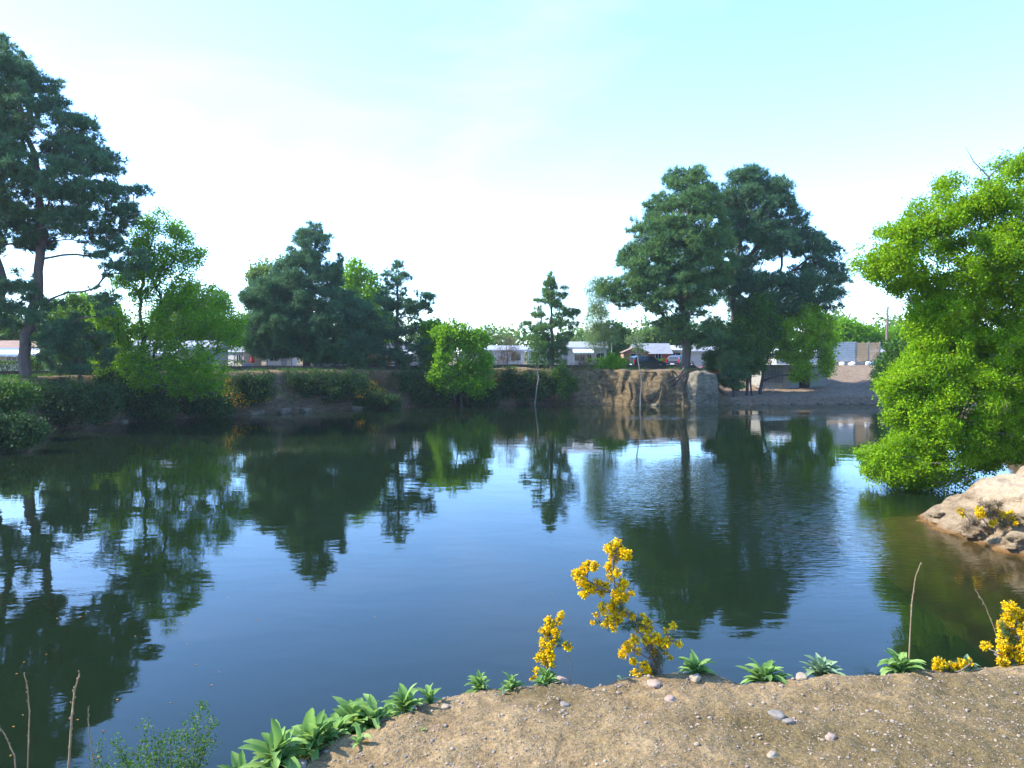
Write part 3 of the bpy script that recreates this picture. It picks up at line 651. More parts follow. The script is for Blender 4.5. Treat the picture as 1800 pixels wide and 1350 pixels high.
tree('broadleaf_tree', 'green tree with brightened leaves leaning over the concrete shed', 'tree', 82,
     {'a': ([(1338, 570), (1390, 538), (1452, 543), (1468, 600), (1462, 645), (1432, 628), (1400, 640), (1350, 625)], 60, (.35, .7)),
      'b': ([(1375, 625), (1420, 620), (1430, 668), (1392, 672)], 16, (.35, .55)), 'c': ([(1440, 620), (1466, 620), (1464, 662), (1445, 658)], 8, (.35, .55))},
     [[(1335, 698), (1344, 640), (1370, 580), (1400, 555)]], .19, seed=16, group=LG, **dict(lf, leaf='oak', per=14, space=.55))  # brighter oak leaf colour stands in for sun on this pine-shaded crown
tree('oak_tree', 'big sunlit oak on the right whose lowest boughs dip to the water', 'oak tree', 30,
     {'a': ([(1800, 262), (1762, 272), (1735, 312), (1692, 320), (1660, 305), (1640, 342), (1600, 350), (1575, 385), (1550, 400), (1506, 445), (1512, 472), (1560, 500), (1590, 520), (1600, 560), (1640, 590), (1800, 600), (2000, 560), (2080, 440), (2000, 290), (1900, 245)], 300, (.25, .6)),
      'm': ([(1540, 485), (1600, 480), (1700, 500), (1720, 620), (1600, 650), (1592, 600), (1604, 550)], 50, (.22, .5)),
      'b': ([(1640, 570), (1600, 600), (1590, 640), (1545, 665), (1562, 720), (1550, 775), (1508, 795), (1514, 832), (1560, 862), (1620, 862), (1680, 850), (1740, 825), (1800, 808), (1900, 800), (2050, 720), (2090, 560), (1800, 560)], 420, (.22, .52))},
     [[(1960, 900), (1940, 760), (1905, 600), (1860, 450), (1840, 340)], [(1945, 780), (1850, 700), (1740, 690), (1640, 720)]], [.38, .16], holes=[(1640, 452, 6), (1612, 522, 8)], base_z=2.6, seed=17,
     extra=[([(1745, 345, 0), (1737, 310, 0), (1712, 285, 0), (1697, 258, 0)], [.05, .035, .02, .008]), ([(1738, 312, 0), (1757, 290, .2), (1790, 270, .3)], [.03, .02, .008]), ([(1620, 850, 0), (1600, 868, 0), (1560, 872, 0)], [.03, .02, .006]), ([(1700, 850, 0), (1660, 880, 0), (1650, 890, 0)], [.03, .02, .006])],
     **dict(lf, leaf='oak', bark='bark_grey', k=17, L=.10, w=.072, per=22, spread=.11, flat=.62, thick=.66, rtip=.010, shell=.4))
tree('broadleaf_tree', 'dark green tree half hidden behind the big oak', 'tree', 66,
     [(1545, 655), (1560, 605), (1600, 580), (1660, 600), (1670, 700), (1560, 700)], [[(1610, 720), (1608, 660), (1605, 600)]], .14, n=60, r=(.4, .8), seed=18, group=LG, base_z=3.3, **dict(lf, leaf='spring_dull'))
tree('birch_tree', 'thin pale birch with sparse new leaves left of the layered pine', 'birch', 84,
     [(1042, 476), (1058, 500), (1076, 550), (1088, 612), (1040, 615), (1020, 575), (1030, 520)], [[(1064, 655), (1060, 580), (1056, 540), (1045, 485)]], .07, n=46, r=(.4, .8), seed=19, space=.6, hang=.8, **dict(lf, leaf='birch', bark='bark_pale', k=12, L=.2, w=.07, per=14, rtip=.014))
tree('sapling', 'slender crooked sapling growing out of the foot of the rock face', 'sapling', 76.5,
     [(1105, 620), (1100, 590), (1116, 575), (1135, 588), (1140, 612), (1128, 622)], [[(1126, 708), (1128, 670), (1122, 630), (1118, 590)]], .09, n=12, r=(.35, .55), seed=20, base_z=.3, **dict(lf, leaf='birch', bark='bark_grey', k=5, L=.18, w=.1, per=7))
tree('sapling', 'pale stemmed sapling rising from the water edge below the small pine', 'sapling', 78,
     [(925, 640), (930, 590), (945, 585), (958, 600), (952, 645)], [[(940, 706), (946, 665), (944, 600)]], .032, n=14, r=(.35, .55), seed=21, base_z=.2, **dict(lf, leaf='spring_dull', bark='bark_grey', k=8, L=.2, w=.1, per=7))
# trees beyond the caravans
fl = dict(kind='leaf', leaf='far_leaf', bark='bark_grey', k=12, L=.42, w=.28, per=14, spread=.35, flat=.8, rtip=.03, twigs=False)
FG = 'trees beyond the caravans'
for lab, Y, o, t, n, leaf, sd in [
    ('rounded yellow-green tree behind the airy left bank tree', 112, [(268, 625), (285, 520), (330, 490), (392, 503), (422, 545), (434, 625)], [(350, 640), (350, 580), (345, 520)], 70, 'far_leaf', 31),
    ('bright tree glimpsed between the huge pine and airy tree', 100, [(60, 630), (95, 535), (150, 518), (205, 540), (225, 630)], [(140, 640), (142, 590), (145, 545)], 60, 'spring', 32),
    ('deep green tree behind the beige caravan at the picture edge', 98, [(-90, 625), (-60, 560), (0, 545), (50, 565), (70, 625)], [(0, 640), (0, 600), (-5, 560)], 45, 'spring_dull', 33),
    ('yellow-green tree peeping out left of the cone shaped pine', 104, [(425, 620), (431, 500), (462, 458), (520, 465), (545, 620)], [(480, 640), (480, 560), (478, 490)], 60, 'far_leaf', 34),
    ('loose green tree peeping out right of the cone shaped pine', 104, [(590, 620), (598, 470), (625, 455), (652, 478), (668, 495), (690, 550), (700, 620)], [(640, 640), (640, 560), (632, 480)], 62, 'spring', 35),
    ('dense round-topped tree behind the globe lamp', 118, [(1025, 632), (1026, 592), (1050, 572), (1082, 568), (1112, 586), (1120, 632)], [(1070, 640), (1070, 610), (1068, 580)], 60, 'spring_dull', 36),
    ('light green tree over the dark roofed chalet', 122, [(1105, 630), (1112, 592), (1150, 576), (1195, 590), (1205, 630)], [(1150, 640), (1150, 610), (1150, 585)], 46, 'far_leaf', 37),
    ('pointed young tree behind the grey fence panels', 112, [(1450, 625), (1468, 572), (1490, 552), (1505, 568), (1538, 578), (1545, 625)], [(1495, 640), (1495, 600), (1490, 565)], 48, 'spring', 38),
    ('low tree behind the utility pole', 112, [(1535, 625), (1552, 585), (1590, 575), (1630, 590), (1640, 630)], [(1590, 640), (1590, 610), (1588, 585)], 36, 'spring', 39),
    ('small green tree in the gap behind the forked pine', 110, [(1240, 630), (1250, 590), (1290, 580), (1320, 600), (1330, 630)], [(1285, 640), (1285, 615), (1284, 590)], 30, 'spring_dull', 40)]:
    tree('background_tree', lab, 'tree', Y, o, [t], .18, n=n, r=(.8, 1.5), seed=sd, group=FG, **dict(fl, leaf=leaf))
# hazy far wood, one mass along the skyline
rng = np.random.default_rng(55); mbw = MB()
pads = []
for x in np.arange(-190, 190, 2.6):
    y = 165+rng.uniform(-8, 14); top = 8.6+3.0*fbm(x*.05, 0, 0, 3, 91)
    for q in range(5): pads.append([x+rng.normal(), y+rng.normal()*2, FLAT+top*rng.uniform(.15, .92), rng.uniform(1.3, 2.4)])
pads = np.array(pads); c, d, _ = clump_points(pads, 18, rng, .8)
mbw.add(*leaves(c, d, 5, .95, .6, .6, rng)); fw = mbw.build('far_wood', M['far_leaf']); tag(fw, 'low band of distant green woodland along the skyline', 'woodland', kind='stuff')

# ------------------------------------------------------------------ shrubs and gorse on the far bank
sh = dict(kind='leaf', leaf='shrub', bark='bark_dark', space=.62, k=10, L=.2, w=.12, per=13, spread=.2, flat=.75, rtip=.014, trunk='stem', crown='foliage')
SG = 'shrubs on the pond banks'
for lab, Y, o, t, n, r, leaf, bz, sd in [
    ('wide dull green shrub spilling down the left bank', 54, [(0, 742), (15, 690), (80, 668), (150, 672), (205, 692), (212, 722), (140, 748), (60, 755)], [(110, 750), (110, 715), (108, 685)], 70, (.35, .6), 'shrub', 1.2, 61),
    ('scrubby grey-green shrub at the lower left water edge', 47, [(-60, 790), (-20, 735), (40, 735), (80, 755), (60, 775), (0, 795)], [(10, 790), (10, 765), (8, 745)], 30, (.3, .5), 'shrub', .4, 62),
    ('dark shrub hanging from the bank below the cone shaped pine', 74, [(478, 690), (490, 652), (560, 655), (640, 655), (655, 690), (610, 705), (530, 705)], [(565, 700), (565, 680), (562, 665)], 62, (.4, .7), 'shrub', 1.3, 63),
    ('dark shrub under the spire topped pine', 77, [(675, 660), (720, 652), (765, 655), (768, 690), (740, 705), (690, 700)], [(720, 705), (720, 680), (720, 662)], 34, (.4, .65), 'shrub', 1.0, 64),
    ('olive green shrub at the foot of the small open pine', 79, [(965, 700), (962, 665), (985, 640), (1008, 655), (1012, 690), (990, 704)], [(986, 704), (986, 680), (985, 655)], 18, (.3, .5), 'spring_dull', .6, 65),
    ('deep shadowed shrub between the vivid tree and the small pine', 79.5, [(868, 700), (880, 650), (930, 648), (968, 660), (975, 700), (920, 708)], [(920, 708), (920, 680), (920, 660)], 46, (.4, .65), 'shrub', .5, 66),
    ('bare reddish brown shrub in front of the white caravans', 84, [(868, 648), (872, 605), (890, 588), (912, 600), (918, 648)], [(892, 656), (892, 630), (890, 605)], 22, (.4, .65), 'brown_twig', None, 67),
    ('rusty dry shrub at the top of the earth bank', 81.5, [(1000, 662), (1004, 632), (1022, 622), (1040, 636), (1042, 664)], [(1020, 668), (1020, 650), (1020, 635)], 14, (.35, .5), 'brown_twig', None, 68),
    ('small yellow-green bush on the cliff top below the lamp', 80.5, [(1050, 668), (1050, 635), (1072, 620), (1098, 632), (1098, 655), (1075, 672)], [(1074, 664), (1074, 645), (1073, 632)], 20, (.35, .55), 'spring', None, 69),
    ('dense shrub growing beside the parked red car', 82.5, [(1238, 650), (1238, 622), (1262, 608), (1285, 622), (1290, 652)], [(1262, 655), (1262, 640), (1262, 622)], 20, (.4, .6), 'spring_dull', None, 70),
    ('olive scrub tangled behind the curved gorse on the left bank', 68.5, [(395, 705), (398, 665), (430, 655), (475, 660), (482, 702), (440, 712)], [(440, 712), (440, 690), (438, 670)], 34, (.35, .6), 'shrub', .9, 72),
    ('dark bramble at the waterline under the airy tree', 60.5, [(205, 738), (212, 700), (260, 690), (310, 702), (315, 734), (260, 742)], [(262, 738), (262, 720), (262, 705)], 40, (.35, .6), 'shrub', .3, 73),
    ('dark bramble at the waterline between the airy tree and the curved gorse', 64, [(312, 732), (320, 695), (360, 688), (400, 702), (405, 730), (355, 738)], [(360, 734), (360, 715), (360, 700)], 36, (.35, .6), 'shrub', .3, 74),
    ('ragged shrub at the bank top left of the airy tree', 60, [(158, 700), (165, 665), (200, 655), (232, 668), (236, 705), (195, 712)], [(198, 705), (198, 690), (198, 672)], 30, (.35, .55), 'shrub', 2.0, 75),
    ('dull shrub below the huge pine trunk', 53, [(-60, 720), (-40, 680), (20, 668), (62, 682), (58, 715), (0, 728)], [(10, 715), (10, 700), (10, 685)], 34, (.35, .6), 'spring_dull', 1.6, 76),
    ('dark ivy-like shrub beneath the orange gorse patch', 76, [(596, 716), (605, 692), (650, 690), (700, 694), (705, 714), (650, 720)], [(650, 716), (650, 708), (650, 698)], 34, (.3, .5), 'shrub', .3, 77),
    ('twiggy brown shrub at the bank top beside the spire topped pine', 78.5, [(628, 680), (632, 655), (665, 648), (698, 656), (700, 682), (665, 688)], [(665, 684), (665, 672), (665, 660)], 22, (.3, .5), 'brown_twig', 2.0, 78),
    ('dark shrub at the waterline left of the vivid tree', 78, [(712, 716), (718, 690), (755, 684), (785, 692), (788, 712), (750, 720)], [(750, 714), (750, 704), (750, 695)], 30, (.3, .55), 'shrub', .3, 79),
    ('shadowed shrub directly below the vivid tree', 79, [(795, 712), (800, 680), (835, 676), (875, 688), (878, 708), (835, 716)], [(836, 712), (836, 700), (836, 688)], 34, (.3, .55), 'shrub', .3, 80),
    ('tangle of grey twigs at the waterline left of the rock face', 79.2, [(945, 712), (955, 694), (985, 688), (1015, 698), (1020, 711), (985, 716)], [(985, 712), (985, 704), (985, 696)], 20, (.25, .45), 'brown_twig', .2, 85),
    ('low green bush beside the fence panels under the oak', 84, [(1528, 665), (1532, 635), (1560, 622), (1590, 640), (1592, 690), (1550, 700)], [(1560, 690), (1560, 665), (1560, 645)], 30, (.4, .65), 'spring_dull', 2.2, 71)]:
    if bz is not None and Y > 40 and Y < 80 and t[0][0] < 1030:
        hp = HIT(max(2, sum(p[0] for p in o)/len(o)), max(p[1] for p in o)-8, 36); Y = hp[1]-.15; bz = hp[2]
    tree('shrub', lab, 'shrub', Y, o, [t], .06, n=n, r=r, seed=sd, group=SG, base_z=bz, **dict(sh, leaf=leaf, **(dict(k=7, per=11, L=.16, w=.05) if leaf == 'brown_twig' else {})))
GG = 'gorse flowering round the pond'
for lab, Y, blobs, bz, sd in [
    ('shaded gorse with a curved band of yellow bloom on the left bank', 67.5, [(412, 676, 9), (408, 690, 9), (418, 700, 11), (432, 704, 11), (446, 698, 9), (424, 682, 7), (460, 690, 7), (470, 700, 7), (467, 682, 5)], 1.3, 81),
    ('gorse patch with orange-yellow bloom below the spire topped pine', 76, [(650, 682, 9), (662, 686, 9), (640, 690, 8), (672, 690, 7), (632, 692, 5), (657, 674, 6)], 1.2, 82),
    ('gorse sprays with orange bloom right of the vivid green tree', 78.3, [(858, 682, 8), (866, 672, 8), (872, 660, 8), (884, 655, 9), (898, 655, 7), (878, 668, 7), (905, 662, 5)], 1.0, 83),
    ('lowest gorse sprig just above the water', 75.5, [(812, 692, 6), (820, 694, 6), (828, 691, 4)], .5, 84)]:
    rng = np.random.default_rng(sd)
    pd = np.array([[*(HIT(u, v+3, 45)+[0, -.6+rng.uniform(-.15, .15), .12]), rr/FPX*Y*1.25] for u, v, rr in blobs])
    base = pd[:, :3].mean(0)+[0, .3, -.4]
    root = empty('gorse_bush', base, lab, 'gorse', GG)
    sk = Skel([[base-[0, 0, .4], base+[0, 0, .3]]], [.04]); sk.grow(pd[:, :3], rng); sk.mesh(.012).build('stem', M['bark_dark'], root, base, True)
    c, d, _ = clump_points(pd*[1, 1, 1, 1.25], 26, rng, .9, .1); MB().add(*needles(c, d, 9, .22, .03, rng)).build('spines', M['gorse_green'], root, base)
    c, d, _ = clump_points(pd, 22, rng, .9, .6); MB().add(*leaves(c-[0, .12, 0], d, 4, .13, .1, .08, rng)).build('blossoms', M['gorse_far'], root, base)

rng = np.random.default_rng(66); x = rng.uniform(-45, 22, 60000); y = rng.uniform(40, 92, 60000); d = sdf(x, y, POND); k = (d > .5) & (d < 7) & (fbm(x*.5, y*.5, 0, 3, 67) > .05); x, y = x[k][:9000], y[k][:9000]
c = np.stack([x, y, terrain_h(x, y)[0]-.02], -1); dn = nrm(np.array([0, 0, 1.0])+rng.normal(size=c.shape)*.25)
gr = MB().add(*needles(c, dn, 5, .3, .035, rng, .9)).build('grass', M['spring_dull']); tag(gr, 'rough grass and weeds along the top of the far bank', 'grass', kind='stuff')

# ------------------------------------------------------------------ rocks
def rock_geo(rng, seed, size, detail=ICO2, rough=.25, box_=.5):
    V, F = detail; V = V.copy()
    m = np.max(np.abs(V), axis=1, keepdims=True); V = V*(1-box_)+V/m*box_*.8
    q = rng.uniform(-50, 50, 3)
    V = V*(1+rough*fbm(V[:, 0]*1.4+q[0], V[:, 1]*1.4+q[1], V[:, 2]*1.4+q[2], 3, seed)[:, None])
    V = V*np.asarray(size); a = rng.uniform(0, 6.28); c, s = math.cos(a), math.sin(a)
    V = np.stack([V[:, 0]*c-V[:, 1]*s, V[:, 0]*s+V[:, 1]*c, V[:, 2]], -1); return V, F
ROCK = rock_mat(); M['rock'] = ROCK
# the boulder left standing beside the pine
rng = np.random.default_rng(5)
V, F = subdiv(*ICO3); m_ = np.max(np.abs(V), axis=1, keepdims=True); V = V*.35+V/m_*.62
V = V*np.array([1.75, 1.7, 2.35])*(1+.13*fbm(V[:, 0]*1.6, V[:, 1]*1.6, V[:, 2]*1.6, 5, 7)[:, None]); V[:, 0] *= 1-.10*V[:, 2]/2.3
V = V@np.array([[math.cos(.5), math.sin(.5), 0], [-math.sin(.5), math.cos(.5), 0], [0, 0, 1]])
b0 = P(1226, 700, 77.6); base = np.array([b0[0], 77.6, 0.0])
o = MB().add(V+np.array([0, 0, 1.35]), F).build('boulder', ROCK, smooth_=True); o.location = base
tag(o, 'upright grey boulder at the water edge below the layered pine', 'boulder')
RG = 'rocks along the far waterline'
for i, (u, v, Y, s) in enumerate([(150, 742, 57.2, .7), (215, 738, 58.5, .5), (395, 730, 64.3, .6), (450, 727, 66, .9), (500, 722, 68, .8), (540, 722, 69, .6), (625, 716, 72.5, .7), (690, 714, 75, .6), (745, 712, 77, .5), (1010, 709, 79, .4), (1150, 711, 77, .45), (1300, 709, 79.3, .35), (1345, 709, 79.6, .4), (1395, 708, 79.7, .45), (1440, 707, 79.8, .5), (1478, 707, 79.8, .4), (1515, 708, 79.7, .35)]):
    rng = np.random.default_rng(100+i); V, F = rock_geo(rng, i, (s*rng.uniform(.7, 1.2), s*.7, s*rng.uniform(.35, .6)))
    o = MB().add(V, F).build('rock', ROCK, smooth_=True); q = SHORE(u); o.location = (q[0], q[1], .05*s)
    tag(o, 'half sunk rough rock lying along the far waterline', 'rock', RG)
for i, (x, y, s, lab) in enumerate([(13.55, 21.4, .42, 'dark rock low on the near face of the rocky spit'), (13.9, 20.2, .5, 'layered slab on the near face of the rocky spit, nearest the photographer'), (13.65, 23.5, .28, 'small rock at the very tip of the rocky spit'), (14.6, 20.6, .4, 'round lump halfway up the rocky spit below the gorse sprigs')]):
    rng = np.random.default_rng(150+i); V, F = rock_geo(rng, 40+i, (s*.8, s*.7, s*.42), ICO3, .45, .8)
    o = MB().add(V, F).build('rock', sp.data.materials[0], smooth_=True); attr(o, 'sand', np.zeros(len(o.data.vertices))); o.location = (x, y, max(SH(x, y), 0)+.05); tag(o, lab, 'rock', 'rocks on the spit')

# ------------------------------------------------------------------ camp: caravans, chalet, sheds
def prism(x0, x1, y0, y1, z0, z1, axis='x'):
    if axis == 'x': V = np.array([[x0, y0, z0], [x1, y0, z0], [x1, y1, z0], [x0, y1, z0], [x0, (y0+y1)/2, z1], [x1, (y0+y1)/2, z1]], float); Q = [[0, 1, 5, 4], [2, 3, 4, 5], [0, 3, 2, 1]]; T = [[0, 4, 3], [1, 2, 5]]
    else: V = np.array([[x0, y0, z0], [x1, y0, z0], [x1, y1, z0], [x0, y1, z0], [(x0+x1)/2, y0, z1], [(x0+x1)/2, y1, z1]], float); Q = [[1, 2, 5, 4], [3, 0, 4, 5], [0, 3, 2, 1]]; T = [[0, 1, 4], [2, 3, 5]]
    return V, np.array(Q), np.array(T)
def house(name, label, cat, u0, u1, ve, vr, Y, wall, roof, wins=(), door=None, depth=3.4, rz=0, axis='x', fascia='white', awning=None, group=None, stripes=False):
    c = P((u0+u1)/2, 640, Y); W = (u1-u0)/FPX*Y; gz = H(c[0], Y); hz = P(u0, ve, Y)[2]-gz; rzh = P(u0, vr, Y)[2]-gz
    root = empty(name, (c[0], Y, gz), label, cat, group, rz); x0, x1 = -W/2, W/2
    MB().add(*box(x0, x1, 0, depth, -.1, hz)).build('wall', M[wall], root)
    e = .22; mb = MB(); V, Q, T = prism(x0-e, x1+e, -e, depth+e, hz+.004, rzh, axis); mb.add(V, Q); mb.add(V, T); mb.build('roof', M[roof], root)
    if fascia: MB().add(*box(x0-e, x1+e, -e-.05, -e-.003, hz-.12, hz+.1)).build('fascia', M[fascia], root)
    for a, b, z0, z1 in wins:
        xa, xb = x0+W*a, x0+W*b; t = .06; mb = MB()
        for bb in ((xa-t, xb+t, z1, z1+t), (xa-t, xb+t, z0-t, z0), (xa-t, xa, z0, z1), (xb, xb+t, z0, z1), ((xa+xb)/2-.025, (xa+xb)/2+.025, z0, z1)): mb.add(*box(bb[0], bb[1], -.06, -.002, bb[2], bb[3]))
        f = mb.build('window', M['white'], root); MB().add(*box(xa, xb, -.03, -.004, z0, z1)).build('pane', M['glass'], f)
    if door:
        xa, xb = x0+W*door[0], x0+W*door[1]; d = MB().add(*box(xa, xb, -.05, -.002, .15, 2.05)).build('door', M['white' if wall != 'white' else 'grey_panel'], root)
        MB().add(*box(xa+.06, xa+.1, -.1, -.052, .95, 1.15)).build('handle', M['dark_metal'], d)
    if awning:
        a, b, dz, out_ = awning; xa, xb = x0+W*a, x0+W*b; n = max(3, int((xb-xa)/.35)); mb = MB()
        V = np.array([[xa, -.05, hz-.1], [xb, -.05, hz-.1], [xb, -out_, hz-.55], [xa, -out_, hz-.55]]); V2 = V+[0, 0, .04]
        mb.add(np.concatenate([V, V2]), np.array([[0, 1, 2, 3], [7, 6, 5, 4], [0, 4, 5, 1], [2, 6, 7, 3], [1, 5, 6, 2], [3, 7, 4, 0]]))
        for i in range(n):
            l = xa+(xb-xa)*i/n; r_ = xa+(xb-xa)*(i+1)/n; mb.add(*box(l+.015, r_-.015, -out_-.03, -out_-.003, hz-.55-dz*(1 if i % 2 else .8), hz-.53))
        mb.build('awning', M['rope_white'], root)
        for xx in (xa+.05, xb-.05): MB().add(*tube([[xx, -out_+.06, -.1], [xx, -out_+.06, hz-.56]], .03, 6)).build('post', M['metal'], root)
    return root
CG = 'caravans and mobile homes'
house('mobile_home', 'beige mobile home with brown roof and striped windows behind the huge pine trunk', 'mobile home', -75, 84, 613, 598, 72, 'beige', 'brown_roof', [(.3, .48, .75, 1.75), (.55, .66, .75, 1.75), (.72, .86, .6, 1.75)], (.88, .96), group=CG, awning=(.2, .98, .22, 1.6))
house('mobile_home', 'long white mobile home with awning behind the airy tree', 'mobile home', 228, 380, 612, 598, 80, 'grey_panel', 'pale_roof', [(.06, .2, .7, 1.75), (.3, .44, .7, 1.75), (.64, .86, .6, 1.8)], (.5, .58), group=CG, awning=(.05, .6, .25, 1.8))
house('garden_shed', 'small cream shed with grey roof behind the clipped hedge', 'shed', 394, 434, 619, 608, 84, 'cream', 'grey_roof', [(.6, .85, .9, 1.6)], (.15, .45), depth=2.6, rz=-.5, fascia=None)
house('caravan', 'white caravan partly hidden left of the cone shaped pine', 'caravan', 468, 512, 622, 614, 84, 'white', 'white', [(.15, .45, 1.0, 1.7)], (.6, .82), group=CG, depth=2.3)
house('mobile_home', 'white mobile home glimpsed under the boughs of the cone shaped pine', 'mobile home', 556, 646, 616, 606, 88, 'white', 'pale_roof', [(.1, .25, .8, 1.7), (.4, .6, .8, 1.7), (.7, .9, .8, 1.7)], group=CG)
house('mobile_home', 'bluish white mobile home glimpsed beside the spire topped pine trunk', 'mobile home', 652, 745, 614, 603, 90, 'white', 'pale_roof', [(.06, .2, .8, 1.7), (.5, .72, .7, 1.8)], (.3, .4), group=CG, awning=(.45, .98, .2, 1.6))
house('chalet', 'small brown board hut beside the spire topped pine', 'hut', 646, 684, 628, 620, 86.5, 'wood', 'brown_roof', [], (.5, .8), depth=2.0, fascia=None)
house('mobile_home', 'white mobile home behind the vivid green tree', 'mobile home', 838, 922, 616, 607, 92, 'white', 'pale_roof', [(.1, .3, .8, 1.7), (.72, .92, .8, 1.7)], (.5, .6), group=CG)
house('mobile_home', 'white mobile home behind the small open pine', 'mobile home', 928, 984, 617, 609, 91, 'white', 'pale_roof', [(.1, .3, .8, 1.7), (.6, .85, .8, 1.7)], group=CG)
house('mobile_home', 'white mobile home with bay window and pale rounded roof near the hedge', 'mobile home', 986, 1066, 612, 600, 90, 'white', 'pale_roof', [(.3, .52, .8, 1.8), (.58, .66, .6, 1.8), (.78, .95, .8, 1.7)], (.05, .14), group=CG, awning=(.25, .7, .2, 1.3))
house('chalet', 'red-brown wooden chalet with dark grey roof behind the parked cars', 'chalet', 1118, 1180, 622, 603, 96, 'red_wood', 'grey_roof', [(.55, .7, 1.0, 1.7)], (.2, .32), fascia=None, depth=5)
house('chalet', 'open fronted brown chalet porch with small gable', 'porch', 1096, 1140, 620, 609, 93, 'wood', 'brown_roof', [(.3, .7, .9, 1.7)], None, axis='y', depth=2.4, fascia=None)
house('caravan', 'white caravan between the chalet and the layered pine trunk', 'caravan', 1172, 1202, 616, 607, 99, 'white', 'white', [(.2, .8, 1.1, 1.8)], None, group=CG, depth=2.2)
house('caravan', 'pale caravan behind the parked red car', 'caravan', 1212, 1275, 618, 609, 97, 'white', 'pale_roof', [(.55, .8, 1.0, 1.7)], None, group=CG, depth=2.3)
house('caravan', 'white caravan with blue stripe glimpsed above the concrete shed', 'caravan', 1366, 1436, 621, 613, 97, 'white', 'white', [(.1, .3, 1.0, 1.7), (.6, .85, 1.0, 1.7)], (.4, .5), group=CG, depth=2.3)
house('cottage', 'small white house with one dark window at the edge of the oak', 'house', 1536, 1572, 620, 609, 108, 'concrete_pale', 'pale_roof', [(.5, .75, 1.0, 1.9)], None, fascia=None, depth=4)
# open white pavilion
c = P(456, 640, 86); gz = H(c[0], 86); root = empty('pavilion', (c[0], 86, gz), 'white canopy tent on thin poles beside the cream shed', 'canopy tent')
V, Q, T = prism(-1.9, 1.9, -1.4, 1.4, 2.15, 2.75); mb = MB(); mb.add(V, Q); mb.add(V, T)
for i in range(11): mb.add(*box(-1.9+i*.346, -1.9+i*.346+.33, -1.43, -1.403, 2.15-(.28 if i % 2 else .18), 2.16))
mb.build('canopy', M['rope_white'], root)
for sx in (-1.85, 1.85):
    for sy in (-1.35, 1.35): MB().add(*tube([[sx, sy, -.1], [sx, sy, 2.16]], .035, 6)).build('pole', M['dark_metal'], root)
c = P(444, 640, 83); gz = H(c[0], 83); root = empty('parasol', (c[0], 83, gz), 'folded red parasol in front of the white canopy tent', 'parasol')
MB().add(*tube([[0, 0, 0], [0, 0, 2.2]], .03, 6)).build('pole', M['white'], root)
MB().add(*tube([[0, 0, .75], [0, 0, .9], [0, 0, 1.5], [0, 0, 2.0], [0, 0, 2.15]], [.1, .24, .2, .09, .02], 9)).build('cover', M['red'], root)
MB().add(*tube([[0, 0, 0], [0, 0, .08], [0, 0, .09]], [.3, .3, .05], 10)).build('foot', M['concrete'], root)
c = P(437, 645, 83); mb = MB().add(*tube([[0, 0, 0], [0, 0, .02], [0, 0, .6], [0, 0, .61], [0, 0, .55]], [.05, .3, .36, .3, .28], 12)); o = mb.build('water_butt', M['blue']); o.location = (c[0], 83, H(c[0], 83)); tag(o, 'light blue plastic tub beside the folded red parasol', 'tub')
# clipped hedges
HG = 'clipped hedges'
for lab, u0, u1, Y0, Y1, h, sd in [('clipped hedge at the far left in front of the beige mobile home', -60, 90, 66, 66, .95, 201), ('long clipped hedge behind the airy tree, ending at the red parasol', 200, 432, 71, 79, .95, 202), ('low clipped hedge between the lamp and the green car', 1030, 1116, 88, 88, .95, 203), ('short clipped hedge between the two darker cars and the chalet', 1150, 1180, 92, 92, 1.0, 204)]:
    rng = np.random.default_rng(sd); a, b = P(u0, 640, Y0), P(u1, 640, Y1); n = int(abs(b[0]-a[0])*95)
    t = rng.uniform(0, 1, n); c = a+(b-a)*t[:, None]; c[:, 2] = terrain_h(c[:, 0], c[:, 1])[0]
    f = rng.integers(0, 3, n); c[:, 1] += np.where(f == 0, -.4, rng.uniform(-.4, .4, n)); c[:, 2] += np.where(f == 1, h, rng.uniform(.05, h, n))
    d = nrm(np.stack([rng.normal(size=n)*.4, -np.ones(n)*(f == 0)-.1, 1.0*(f == 1)+.1], -1))
    o = MB().add(*leaves(c, d, 5, .13, .09, .06, rng)).build('hedge', M['hedge']); tag(o, lab, 'hedge', HG)
# dark sleeper edging
mb = MB(); pts = [(-80, 57), (60, 60), (170, 62), (300, 68), (480, 73), (640, 78), (760, 81), (900, 83.5), (1040, 84), (1180, 84.2), (1262, 84.5)]
for (ua, Ya), (ub, Yb) in zip(pts[:-1], pts[1:]):
    a, b = P(ua, 650, Ya), P(ub, 650, Yb); n = max(2, int(np.linalg.norm(b[:2]-a[:2])/2.4))
    for i in range(n):
        p, q = a+(b-a)*i/n, a+(b-a)*(i+.99)/n; za, zb = H(p[0], p[1]), H(q[0], q[1]); dx = nrm((q-p)*[1, 1, 0]); nn = np.array([-dx[1], dx[0], 0])*.1
        P8 = [p-nn, q-nn, q+nn, p+nn]; V = np.array([[w_[0], w_[1], (za if k in (0, 3) else zb)-.2] for k, w_ in enumerate(P8)]+[[w_[0], w_[1], (za if k in (0, 3) else zb)+.42] for k, w_ in enumerate(P8)])
        mb.add(V, np.array([[0, 3, 2, 1], [4, 5, 6, 7], [0, 1, 5, 4], [1, 2, 6, 5], [2, 3, 7, 6], [3, 0, 4, 7]]))
o = mb.build('low_wall', M['dark_wood']); tag(o, 'low dark timber edging running along the top of the bank', 'low wall')
